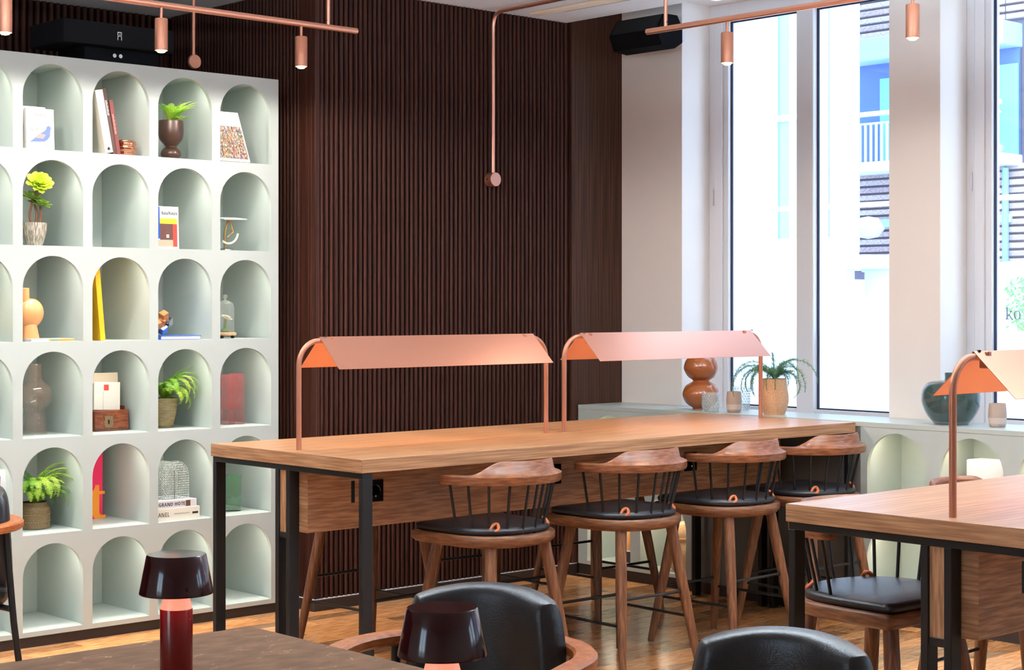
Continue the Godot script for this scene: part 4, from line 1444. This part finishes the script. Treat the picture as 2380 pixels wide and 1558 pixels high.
	part(o, "post", tube(curve([Vector3(-0.006, 0.012, 0.0), Vector3(-0.01, 0.06, 0.0), Vector3(-0.004, 0.1, 0.0), Vector3(0.01, 0.142, 0.0)], 4), 0.0045, 8), M.brass)
	part(o, "arm", tube([Vector3(0.01, 0.142, 0.01), Vector3(0.03, 0.09, 0.012), Vector3(-0.004, 0.062, 0.012)], 0.003, 8), M.brass)
	part(o, "arm", tube([Vector3(0.012, 0.105, 0.012), Vector3(0.035, 0.083, 0.014)], 0.002, 6), M.brass)
	var arc := []
	for k in 13:
		var a := deg_to_rad(-130 + 125.0 * k / 12.0)
		arc.append(Vector3(0.0 + 0.052 * cos(a), 0.086 + 0.052 * sin(a), 0.016))
	part(o, "dial", tube(arc, 0.0055, 8), M.cover_cream)
	part(o, "base", lathe([Vector2(0, 0), Vector2(0.038, 0), Vector2(0.036, 0.008), Vector2(0.02, 0.014), Vector2(0, 0.016)], 28), M.chrome)

	# row 3
	b = book("yellow book lying at the far end of the third row", Vector3(3.2, y3, -6.76), Vector3(-PI / 2, 0, 0), 0.16, 0.11, 0.02, M.print_yellow)
	b.position = Vector3(3.203, y3 + 0.01, -6.72)
	b = book("white picture book lying flat under the peach vase", Vector3.ZERO, Vector3.ZERO, 0.2, 0.14, 0.012, M.cover_white)
	b.rotation = Vector3(-PI / 2, 0, 0)
	b.position = Vector3(3.52, y3 + 0.006, -6.71)
	part(b, "spine_print", box(Vector3(-0.02, -0.0006, -0.004), Vector3(0.095, 0.0, 0.004)), M.print_orange)
	part(b, "spine_print", box(Vector3(-0.01, -0.0012, -0.002), Vector3(0.02, -0.0006, 0.003)), M.print_teal)
	o = thing("peach_vase", "glossy peach vase of ball and block shapes", "vase", Vector3(3.452, y3 + 0.012, -6.79))
	part(o, "foot", lathe([Vector2(0, 0), Vector2(0.04, 0), Vector2(0.041, 0.003), Vector2(0.03, 0.06), Vector2(0, 0.07)], 36), M.vase_peach)
	part(o, "ball", lathe(smooth_profile([Vector2(0, 0.045), Vector2(0.03, 0.052), Vector2(0.054, 0.078), Vector2(0.062, 0.11), Vector2(0.054, 0.142), Vector2(0.03, 0.166), Vector2(0, 0.172)], 6), 40, 1.0, 0.72), M.vase_peach)
	part(o, "neck", lathe([Vector2(0.021, 0.15), Vector2(0.021, 0.214), Vector2(0.019, 0.216), Vector2(0.017, 0.21), Vector2(0, 0.205)], 28), M.vase_peach, Vector3(-0.024, 0, 0))

	b = book("tall yellow book leaning on a niche side", Vector3.ZERO, Vector3.ZERO, 0.22, 0.33, 0.024, M.cover_yellow)
	lean(b, Vector3(3.762, y3 + 0.002, -6.83), 0.09)

	b = book("blue book lying under a wooden block sculpture", Vector3.ZERO, Vector3.ZERO, 0.21, 0.15, 0.018, M.cover_blue)
	b.rotation = Vector3(-PI / 2, 0, 0)
	b.position = Vector3(4.148, y3 + 0.009, -6.71)
	ticks(b, 14, 0.006, M.paper, Vector3(-0.06, 0.0, 0.0), Vector3(PI / 2, 0, 0))
	o = thing("block_sculpture", "small sculpture of joined wooden and chrome blocks", "sculpture", Vector3(4.085, y3 + 0.018, -6.77))
	var cm := cbox(Vector3(0.034, 0.034, 0.034), 0.002)
	part(o, "chrome_block", cm, M.chrome, Vector3(0.0, 0.028, 0.006), Vector3(0.5, 0.5, 0.6))
	part(o, "wood_block", cm, M.walnut_cube, Vector3(0.004, 0.062, -0.004), Vector3(0.3, 0.9, 0.55))
	part(o, "wood_block", cm, M.walnut_cube, Vector3(-0.026, 0.05, 0.0), Vector3(0.6, 0.2, 0.4))
	part(o, "chrome_block", cm, M.chrome, Vector3(0.028, 0.062, 0.006), Vector3(0.2, 0.6, 0.5))
	part(o, "wood_block", cm, M.walnut_cube, Vector3(0.008, 0.09, 0.002), Vector3(0.45, 0.3, 0.5))

	o = thing("glass_cloche", "glass dome over a pale flower on a wooden base", "cloche", Vector3(4.437, y3, -6.795))
	for a in 3:
		part(o, "foot", lathe([Vector2(0, 0), Vector2(0.008, 0.002), Vector2(0.009, 0.008), Vector2(0.006, 0.014), Vector2(0, 0.014)], 12), M.black_metal, Vector3(0.034 * cos(a * 2.1 + 0.5), 0, 0.034 * sin(a * 2.1 + 0.5)))
	part(o, "base", lathe([Vector2(0, 0.014), Vector2(0.05, 0.014), Vector2(0.052, 0.017), Vector2(0.052, 0.026), Vector2(0.049, 0.028), Vector2(0, 0.028)], 36), M.pot_rust)
	part(o, "dome", lathe(smooth_profile([Vector2(0.042, 0.029), Vector2(0.042, 0.08), Vector2(0.042, 0.14), Vector2(0.036, 0.163), Vector2(0.018, 0.176), Vector2(0.006, 0.178), Vector2(0.006, 0.184), Vector2(0.011, 0.192), Vector2(0.008, 0.202), Vector2(0, 0.204)], 5), 40), M.glass_thin)
	part(o, "stem", tube([Vector3(0, 0.028, 0), Vector3(0.002, 0.09, 0)], 0.006, 8), M.aeonium_olive)
	part(o, "moss", lathe([Vector2(0, 0.05), Vector2(0.016, 0.045), Vector2(0.022, 0.034), Vector2(0.02, 0.028)], 12), M.fern_dark)
	rosette(o, Vector3(0.004, 0.092, 0.002), 0.034, 30, Vector3(0.3, 0, -0.2), plain("petal_white", Color8(236, 228, 206), 0.6))

	# row 4
	o = thing("smoky_vase", "smoky glass vase with round belly and square foot", "vase", Vector3(3.548, y4, -6.93))
	part(o, "glass", lathe(smooth_profile([Vector2(0, 0.0), Vector2(0.05, 0.0), Vector2(0.052, 0.006), Vector2(0.047, 0.06), Vector2(0.04, 0.095), Vector2(0.046, 0.108), Vector2(0.066, 0.13), Vector2(0.075, 0.168), Vector2(0.066, 0.206), Vector2(0.036, 0.232), Vector2(0.031, 0.242), Vector2(0.031, 0.3), Vector2(0.029, 0.301), Vector2(0.028, 0.3), Vector2(0.028, 0.244), Vector2(0.034, 0.229), Vector2(0.062, 0.204), Vector2(0.071, 0.168), Vector2(0.062, 0.133), Vector2(0.042, 0.112), Vector2(0.035, 0.098), Vector2(0.042, 0.06), Vector2(0.046, 0.012), Vector2(0, 0.01)], 4), 44), M.glass_smoke)

	o = thing("letter_box", "small mahogany box with a brass lock plate holding letters", "box", Vector3(3.885, y4, -6.905))
	part(o, "tray", box(Vector3(-0.085, 0, -0.045), Vector3(0.085, 0.092, 0.045), 0.003), M.mahogany)
	part(o, "rim_groove", box(Vector3(-0.084, 0.008, 0.045), Vector3(0.084, 0.011, 0.0462)), M.print_black)
	part(o, "side_wing", box(Vector3(0.082, 0.088, -0.045), Vector3(0.085, 0.108, 0.01), 0.001), M.mahogany)
	var shield := part(o, "lock_plate", flat([Vector2(-0.02, 0.02), Vector2(0, 0.012), Vector2(0.02, 0.02), Vector2(0.024, 0.04), Vector2(0.018, 0.05), Vector2(0.024, 0.066), Vector2(0.01, 0.063), Vector2(0, 0.07), Vector2(-0.01, 0.063), Vector2(-0.024, 0.066), Vector2(-0.018, 0.05), Vector2(-0.024, 0.04)], 0.003), M.pot_antique, Vector3(-0.018, 0.002, 0.045))
	part(shield, "keyhole", flat([Vector2(-0.003, 0.03), Vector2(0.003, 0.03), Vector2(0.005, 0.044), Vector2(0, 0.05), Vector2(-0.005, 0.044)], 0.001), M.black_metal, Vector3(0, 0, 0.003))
	for e in [["cream envelope with an orange stamp at the front of the letter box", -0.012, 0.205, 0.02, "paper", 0.04], ["white envelope standing in the mahogany letter box", -0.04, 0.2, 0.008, "cover_cream", 0.02], ["tall kraft envelope at the back of the letter box", 0.0, 0.245, -0.012, "paper_warm", 0.0]]:
		var en := thing("envelope", e[0], "envelope", Vector3(3.885 + e[1], y4 + 0.093, -6.905 + e[3]))
		en.rotation = Vector3(-0.06, 0, -e[5])
		part(en, "sheet", box(Vector3(-0.065, 0, -0.0015), Vector3(0.065, e[2] - 0.08, 0.0015), 0.0005), M[e[4]])
		if e[4] != "paper_warm":
			part(en, "stamp", flat(rect(-0.016, e[2] - 0.118, 0.008, e[2] - 0.092)), M.print_red, Vector3(0, 0, 0.0015))
			part(en, "flap_line", flat(rect(-0.02, 0.0, -0.019, e[2] - 0.12)), M.print_grey, Vector3(0, 0, 0.0015))

	o = thing("potted_fern", "drooping fern in a ribbed olive pot", "plant", Vector3(4.168, y4, -6.89))
	var prof := [Vector2(0, 0), Vector2(0.034, 0), Vector2(0.042, 0.012)]
	for k in 16:
		var f := k / 15.0
		var rr := lerpf(0.044, 0.064, sin(f * PI * 0.55))
		prof.append(Vector2(rr, 0.014 + f * 0.116))
		prof.append(Vector2(rr - 0.0016, 0.014 + f * 0.116 + 0.004))
	prof.append_array([Vector2(0.061, 0.136), Vector2(0.058, 0.135), Vector2(0.057, 0.125)])
	part(o, "pot", lathe(prof, 40), M.pot_olive)
	part(o, "soil", lathe([Vector2(0.058, 0.125), Vector2(0, 0.127)], 24), M.soil)
	fern(o, Vector3(0, 0.125, 0), [[-25, 0.3, 78, 190, 0.022, "fern_light"], [-55, 0.28, 80, 210, 0.024, "fern_light"], [-95, 0.24, 80, 200, 0.024, "fern_mid"], [-10, 0.22, 64, 50, 0.02, "fern_mid"], [-35, 0.25, 66, 190, 0.021, "fern_light"], [-70, 0.22, 58, 200, 0.022, "fern_light"], [-100, 0.17, 60, 110, 0.022, "fern_light"], [20, 0.2, 55, 170, 0.02, "fern_mid"], [-50, 0.2, 78, 70, 0.02, "fern_mid"], [-130, 0.16, 70, 110, 0.022, "fern_mid"], [-15, 0.2, 40, 190, 0.02, "fern_light"], [120, 0.15, 74, 60, 0.02, "fern_dark"], [-160, 0.14, 70, 80, 0.02, "fern_mid"]])

	o = thing("pink_vase", "tall pink glass vase of joined cylinders", "vase", Vector3(4.527, y4, -6.87))
	for q in [[-0.03, 0.0, 0.036, 0.235], [0.024, 0.0, 0.038, 0.24]]:
		part(o, "cylinder", lathe([Vector2(0, 0), Vector2(q[2], 0), Vector2(q[2], q[3]), Vector2(q[2] - 0.006, q[3]), Vector2(q[2] - 0.006, 0.07), Vector2(0, 0.068)], 36), M.glass_pink, Vector3(q[0], 0, q[1]))

	# row 5
	b = book("white and blue book leaning behind the armchair cushion", Vector3.ZERO, Vector3.ZERO, 0.15, 0.27, 0.02, M.cover_white)
	b.rotation = Vector3(-0.12, 0, -0.1)
	b.position = Vector3(3.27, y5 + 0.012, -6.76)
	print_on(b, "cover_print", rect(-0.06, 0.17, 0.02, 0.24), M.print_blue, 0.01)
	b = book("pale book leaning beside the blue printed book", Vector3.ZERO, Vector3.ZERO, 0.15, 0.25, 0.016, M.cover_cream)
	b.rotation = Vector3(-0.12, 0, -0.1)
	b.position = Vector3(3.29, y5 + 0.012, -6.79)

	o = thing("potted_fern", "bushy fern in an antique bronze dotted pot", "plant", Vector3(3.53, y5, -6.905))
	part(o, "pot", lathe(smooth_profile([Vector2(0, 0), Vector2(0.062, 0.0), Vector2(0.068, 0.01), Vector2(0.07, 0.05), Vector2(0.068, 0.088), Vector2(0.058, 0.1), Vector2(0.057, 0.112), Vector2(0.054, 0.113), Vector2(0.052, 0.1)], 4), 44), M.pot_antique)
	for ring in [[0.03, 0.0026], [0.062, 0.0026]]:
		var dm := lathe([Vector2(0, -0.0026), Vector2(0.0026, 0), Vector2(0, 0.0026)], 8)
		for k in 40:
			var a := TAU * k / 40.0
			part(o, "dot", dm, M.pot_dots, Vector3(0.0697 * cos(a), ring[0], 0.0697 * sin(a)))
	part(o, "soil", lathe([Vector2(0.053, 0.1), Vector2(0, 0.102)], 24), M.soil)
	fern(o, Vector3(0, 0.1, 0), [[-5, 0.36, 86, 175, 0.022, "fern_light"], [-25, 0.34, 84, 190, 0.022, "fern_light"], [-15, 0.3, 78, 150, 0.021, "fern_light"], [-30, 0.26, 62, 190, 0.02, "fern_mid"], [-75, 0.3, 84, 215, 0.026, "fern_light"], [-95, 0.28, 86, 200, 0.026, "fern_light"], [-120, 0.26, 86, 180, 0.026, "fern_mid"], [-60, 0.22, 74, 120, 0.022, "fern_light"], [-110, 0.2, 66, 160, 0.024, "fern_light"], [0, 0.24, 45, 170, 0.02, "fern_mid"], [30, 0.22, 70, 130, 0.02, "fern_dark"], [90, 0.2, 78, 70, 0.02, "fern_dark"], [-140, 0.2, 74, 140, 0.022, "fern_mid"], [-170, 0.16, 76, 90, 0.022, "fern_mid"], [-45, 0.2, 86, 60, 0.02, "fern_mid"]])

	b = book("tall pink book with an orange letter t", Vector3.ZERO, Vector3.ZERO, 0.2, 0.325, 0.04, M.cover_pink)
	b.rotation = Vector3(0, -PI / 2 + 0.5, 0)
	b.position = Vector3(3.885, y5, -7.02)
	b.rotation = Vector3(0, 0.0, 0)
	b.position = Vector3(3.822, y5, -7.03)
	part(b, "cover_title", words("t", 0.17, ["Droid Serif"], 700, 0.001), M.print_orange, Vector3(0.072, 0.075, 0.0202))

	b = book("thick white fashion book at the bottom of the pair", Vector3.ZERO, Vector3.ZERO, 0.23, 0.22, 0.056, M.cover_cream)
	b.rotation = Vector3(-PI / 2, 0, 0)
	b.position = Vector3(4.137, y5 + 0.028, -6.722)
	part(b, "spine_board", box(Vector3(-0.115, -0.002, -0.028), Vector3(0.115, 0.0, 0.028), 0.0006), M.cover_cream)
	part(b, "spine_print", words("CHANEL", 0.019, ["Droid Sans"], 400), M.print_black, Vector3(-0.088, -0.0022, 0.0), Vector3(PI / 2, 0, 0))
	ticks(b, 24, 0.0055, M.print_grey, Vector3(0.022, -0.002, 0.002), Vector3(PI / 2, 0, 0))
	part(b, "spine_print", box(Vector3(0.076, -0.0026, -0.004), Vector3(0.106, -0.002, 0.005)), M.print_black)
	b = book("white travel book stacked under the arched glass vase", Vector3.ZERO, Vector3.ZERO, 0.21, 0.2, 0.034, M.cover_white)
	b.rotation = Vector3(-PI / 2, 0, 0)
	b.position = Vector3(4.133, y5 + 0.073, -6.726)
	part(b, "spine_board", box(Vector3(-0.105, -0.002, -0.017), Vector3(0.105, 0.0, 0.017), 0.0006), M.cover_white)
	part(b, "spine_print", words("GRAND HOTEL", 0.0165, ["Droid Sans"], 700), M.print_black, Vector3(-0.018, -0.0022, 0.0), Vector3(PI / 2, 0, 0))
	part(b, "spine_print", box(Vector3(0.048, -0.0026, -0.013), Vector3(0.072, -0.002, 0.013)), M.print_brown)

	o = thing("arched_glass_vase", "arched double vase of patterned clear glass on books", "vase", Vector3(4.128, y5 + 0.0905, -6.775))
	for q in [[0.018, 0.0], [-0.018, -0.04]]:
		var st := begin()
		var poly := PackedVector2Array([Vector2(-0.07, 0), Vector2(0.07, 0)])
		for k in 19:
			var a := PI * k / 18.0
			poly.append(Vector2(0.07 * cos(a), 0.105 + 0.07 * sin(a)))
		extrude_xy(st, poly, -0.004, 0.004)
		var pl := part(o, "pane", done(st), M.glass_thin, Vector3(q[0], 0, q[1] + 0.02))
		var dots := begin()
		for i in range(-6, 7):
			for j in 16:
				var p := Vector2(i * 0.0105, 0.008 + j * 0.0105)
				if p.y < 0.105 or Vector2(p.x, p.y - 0.105).length() < 0.064:
					add_lathe(dots, [Vector2(0, -0.003), Vector2(0.0042, 0), Vector2(0, 0.003)], 6, 1.0, 0.4, Vector3(p.x, p.y, 0.0045))
		var dp := part(pl, "relief", done(dots), M.glass_relief)
		dp.set_meta("kind", "stuff")
	part(o, "inner_rod", box(Vector3(0.024, 0.0, -0.002), Vector3(0.028, 0.13, 0.002)), M.print_black)

	o = thing("green_glass", "green banded glass tumbler in a niche behind the table leg", "glass", Vector3(4.515, y5, -6.855))
	part(o, "tumbler", lathe([Vector2(0, 0), Vector2(0.042, 0), Vector2(0.045, 0.004), Vector2(0.045, 0.168), Vector2(0.043, 0.17), Vector2(0.041, 0.168), Vector2(0.041, 0.075), Vector2(0.03, 0.064), Vector2(0.041, 0.05), Vector2(0.04, 0.012), Vector2(0, 0.01)], 44), M.glass_green)

	# on top of the bookcase
	o = thing("amplifier", "wide black amplifier box with a small silver emblem", "amplifier", Vector3(3.846, 2.573, -6.87))
	part(o, "case", box(Vector3(-0.272, 0, -0.16), Vector3(0.272, 0.1, 0.15), 0.002), M.black_plastic)
	for q in [[-0.014, 0.03, -0.011, 0.066], [0.004, 0.03, 0.007, 0.066], [-0.014, 0.046, 0.007, 0.05], [-0.011, 0.063, 0.004, 0.066], [-0.004, 0.046, -0.001, 0.06]]:
		part(o, "emblem_bar", box(Vector3(q[0], q[1], 0.15), Vector3(q[2], q[3], 0.1515)), M.chrome)
	o = thing("media_player", "black player box under the amplifier on the bookcase", "player", Vector3(3.87, 2.5, -6.88))
	part(o, "case", box(Vector3(-0.17, 0.008, -0.13), Vector3(0.2, 0.072, 0.11), 0.002), M.black_plastic)
	for q in [-0.15, 0.18]:
		part(o, "foot", lathe([Vector2(0, 0), Vector2(0.014, 0), Vector2(0.014, 0.008), Vector2(0, 0.008)], 14), M.black_metal, Vector3(q, 0, 0.08))
		part(o, "foot", lathe([Vector2(0, 0), Vector2(0.014, 0), Vector2(0.014, 0.008), Vector2(0, 0.008)], 14), M.black_metal, Vector3(q, 0, -0.1))
	for q in [-0.03, 0.0]:
		part(o, "knob", lathe([Vector2(0, 0), Vector2(0.009, 0), Vector2(0.009, 0.012), Vector2(0, 0.012)], 16), M.chrome, Vector3(q, 0.04, 0.11), Vector3(PI / 2, 0, 0))

func lean(b: Node3D, at: Vector3, a: float) -> void:
	# spine to the front (+z), tipped so that its head leans towards -x
	b.basis = Basis(Vector3(0, 0, 1), a) * Basis(Vector3.UP, -PI / 2).rotated(Vector3.UP, PI)
	b.position = at

func art_print() -> StandardMaterial3D:
	var w := 128
	var im := Image.create(w, w, false, Image.FORMAT_RGB8)
	im.fill(Color8(150, 110, 90))
	var r := RandomNumberGenerator.new()
	r.seed = 5
	for k in 2600:
		var c: Color = [Color8(170, 60, 50), Color8(60, 90, 150), Color8(210, 190, 150), Color8(70, 120, 70), Color8(190, 130, 60), Color8(230, 220, 200), Color8(110, 60, 80), Color8(40, 40, 50)][r.randi() % 8]
		var x := r.randi() % w
		var y := r.randi() % w
		var hh := 2 + r.randi() % 8
		im.fill_rect(Rect2i(x, y, 1 + r.randi() % 3, hh), c)
	var m := plain("art_print", Color.WHITE, 0.5)
	m.albedo_texture = ImageTexture.create_from_image(im)
	m.uv1_triplanar = true
	m.uv1_scale = Vector3(5.5, 5.5, 5.5)
	return m

# ------------------------------------------------------------------ things on and in the bench
func votive(label: String, at: Vector3, r: float, h: float) -> void:
	var o := thing("glass_votive", label, "candle holder", at, 0.0, "faceted glass votives on the bench")
	part(o, "glass", lathe(smooth_profile([Vector2(0, 0), Vector2(r * 0.75, 0), Vector2(r * 0.95, h * 0.15), Vector2(r, h * 0.5), Vector2(r * 0.97, h), Vector2(r * 0.9, h), Vector2(r * 0.9, h * 0.5), Vector2(r * 0.8, h * 0.2), Vector2(0, h * 0.14)], 3), 32), M.glass_thin)
	var st := begin()
	for j in 9:
		var f := (j + 0.5) / 9.0
		var rr := r * (0.99 if f > 0.2 else 0.9)
		for k in 18:
			var a := TAU * (k + 0.5 * (j % 2)) / 18.0
			add_lathe(st, [Vector2(0, -h * 0.05), Vector2(r * 0.14, 0), Vector2(0, h * 0.05)], 4, 1.0, 1.0, Vector3(rr * cos(a), f * h, rr * sin(a)))
	part(o, "facets", done(st), M.glass_relief).set_meta("kind", "stuff")

func cup(label: String, at: Vector3, r: float, h: float) -> void:
	var o := thing("candle_cup", label, "candle holder", at, 0.0, "beige candle cups on the bench")
	part(o, "cup", lathe(smooth_profile([Vector2(0, 0), Vector2(r * 0.78, 0), Vector2(r * 0.92, h * 0.2), Vector2(r, h * 0.5), Vector2(r * 0.9, h), Vector2(r * 0.86, h), Vector2(r * 0.93, h * 0.5), Vector2(0, h * 0.3)], 5), 36), M.cup_beige)
	part(o, "dipped_base", lathe(smooth_profile([Vector2(r * 0.79, -0.0004 + 0.0005), Vector2(r * 0.935, h * 0.2), Vector2(r * 1.004, h * 0.42)], 5), 36), M.cup_pale)

func make_bench_things() -> void:
	var y := 0.9065
	var o := thing("gourd_vase", "glossy caramel double gourd vase on the bench", "vase", Vector3(6.7, y, -5.85))
	part(o, "body", lathe(smooth_profile([Vector2(0, 0), Vector2(0.042, 0.0), Vector2(0.044, 0.008), Vector2(0.075, 0.03), Vector2(0.094, 0.065), Vector2(0.094, 0.09), Vector2(0.078, 0.122), Vector2(0.046, 0.142), Vector2(0.044, 0.15), Vector2(0.068, 0.168), Vector2(0.087, 0.2), Vector2(0.088, 0.225), Vector2(0.074, 0.258), Vector2(0.04, 0.278), Vector2(0.03, 0.285), Vector2(0.028, 0.292), Vector2(0.024, 0.29), Vector2(0.024, 0.28), Vector2(0, 0.26)], 5), 56), M.vase_caramel)
	votive("faceted clear glass votive in front of the caramel vase", Vector3(6.578, y, -5.68), 0.043, 0.092)
	votive("faceted clear glass votive behind the beige cup", Vector3(6.79, y, -5.66), 0.045, 0.118)
	cup("beige candle cup between the glass votives", Vector3(6.632, y, -5.574), 0.039, 0.098)
	cup("beige candle cup beside the teal glass vase", Vector3(6.685, y, -4.12), 0.04, 0.098)

	o = thing("asparagus_fern", "feathery asparagus fern spilling from a rusty clay pot", "plant", Vector3(6.645, y, -5.33))
	part(o, "pot", lathe(smooth_profile([Vector2(0, 0), Vector2(0.048, 0), Vector2(0.052, 0.004), Vector2(0.068, 0.05), Vector2(0.07, 0.09), Vector2(0.062, 0.14), Vector2(0.058, 0.172), Vector2(0.054, 0.173), Vector2(0.053, 0.16)], 5), 44), M.pot_rust)
	part(o, "soil", lathe([Vector2(0.054, 0.16), Vector2(0, 0.162)], 24), M.soil)
	for k in 30:
		var az: float = k * 2.39996 + rng.randf() * 0.3
		var lift := deg_to_rad(66.0 + rng.randf() * 24.0)
		var long := 0.24 + rng.randf() * 0.14
		var droop := deg_to_rad(170.0 + rng.randf() * 60.0)
		if k % 5 == 0:
			long = 0.2
			droop = deg_to_rad(70.0 + rng.randf() * 40.0)
		if cos(az) > 0.3:
			long *= 0.62
		part(o, "plume", plume(long, lift, droop), M.asparagus_green, Vector3(0, 0.16, 0), Vector3(0, az, 0))

	o = thing("teal_vase", "round teal glass vase with a short dark neck", "vase", Vector3(6.678, y, -4.35))
	part(o, "glass", lathe(smooth_profile([Vector2(0, 0), Vector2(0.07, 0), Vector2(0.078, 0.006), Vector2(0.112, 0.05), Vector2(0.131, 0.105), Vector2(0.126, 0.155), Vector2(0.1, 0.188), Vector2(0.05, 0.197), Vector2(0.03, 0.2), Vector2(0.029, 0.228), Vector2(0.025, 0.229), Vector2(0.025, 0.2), Vector2(0.05, 0.192), Vector2(0.097, 0.183), Vector2(0.121, 0.153), Vector2(0.126, 0.105), Vector2(0.107, 0.052), Vector2(0.074, 0.014), Vector2(0, 0.012)], 5), 56), M.glass_teal)

	# in the niches
	o = thing("white_box", "plain white box in the bench niche below the teal vase", "box", Vector3(6.66, 0.475, -4.1))
	part(o, "carton", box(Vector3(-0.06, 0, -0.12), Vector3(0.05, 0.285, 0.07), 0.004), M.cover_white)
	part(o, "lid", box(Vector3(-0.063, 0.2, -0.123), Vector3(0.053, 0.288, 0.073), 0.006), M.cover_white)
	o = thing("turned_jar", "pale turned wooden jar in a low bench niche", "jar", Vector3(6.635, 0.074, -5.93))
	part(o, "body", lathe(smooth_profile([Vector2(0, 0), Vector2(0.035, 0), Vector2(0.06, 0.03), Vector2(0.072, 0.08), Vector2(0.066, 0.12), Vector2(0.05, 0.15), Vector2(0.058, 0.165), Vector2(0.058, 0.2), Vector2(0.045, 0.245), Vector2(0.03, 0.25), Vector2(0, 0.245)], 5), 36), M.pot_rust)
	part(o, "rim", lathe([Vector2(0.059, 0.165), Vector2(0.062, 0.17), Vector2(0.059, 0.176)], 32), M.vase_peach)
	o = thing("copper_vase", "peach vase standing at the back of the first low bench niche", "vase", Vector3(6.67, 0.074, -6.28))
	part(o, "body", lathe(smooth_profile([Vector2(0, 0), Vector2(0.03, 0), Vector2(0.05, 0.08), Vector2(0.046, 0.16), Vector2(0.03, 0.2), Vector2(0.03, 0.22), Vector2(0, 0.215)], 5), 32), M.vase_peach)
	o = thing("small_photo_card", "small dark photo card in front of the peach vase", "card", Vector3(6.6, 0.075, -6.27), -PI / 2 + 0.2)
	part(o, "card", box(Vector3(-0.035, 0, -0.001), Vector3(0.035, 0.07, 0.001)), M.cover_white, Vector3.ZERO, Vector3(-0.2, 0, 0))
	part(o, "picture", box(Vector3(-0.031, 0.006, 0.001), Vector3(0.031, 0.064, 0.0016)), M.print_black, Vector3.ZERO, Vector3(-0.2, 0, 0))
	o = thing("white_lantern", "white lantern in the third bench niche of the second run", "lantern", Vector3(6.66, 0.475, -3.77))
	part(o, "body", box(Vector3(-0.06, 0, -0.1), Vector3(0.06, 0.3, 0.1), 0.01), M.cover_white)
	part(o, "handle", tube(curve([Vector3(0, 0.29, -0.08), Vector3(0, 0.35, -0.04), Vector3(0, 0.35, 0.04), Vector3(0, 0.29, 0.08)], 5), 0.005, 8), M.white_metal)

func plume(length: float, lift: float, droop: float) -> ArrayMesh:
	var st := begin()
	var p := Vector3.ZERO
	var pts := [p]
	var steps := 26
	for i in steps:
		var a := lift - droop * float(i) / steps
		p += Vector3(cos(a), sin(a), 0) * (length / steps)
		pts.append(p)
	add_tube(st, pts, 0.0011, 4, false)
	st.set_smooth_group(-1)
	for i in range(3, steps):
		var t := float(i) / steps
		var w := 0.03 * clampf(sin(PI * (t * 0.85 + 0.1)), 0.2, 1.0)
		for k in 12:
			var d := Vector3(rng.randfn() * 0.5 + 0.3, rng.randfn() * 0.6, rng.randfn()).normalized()
			var side := d.cross(Vector3(0.3, 0.7, 0.5)).normalized() * 0.0011
			var q: Vector3 = pts[i].lerp(pts[i + 1], rng.randf())
			tri(st, q - side, q + side, q + d * w * (0.5 + 0.5 * rng.randf()))
	return done(st)
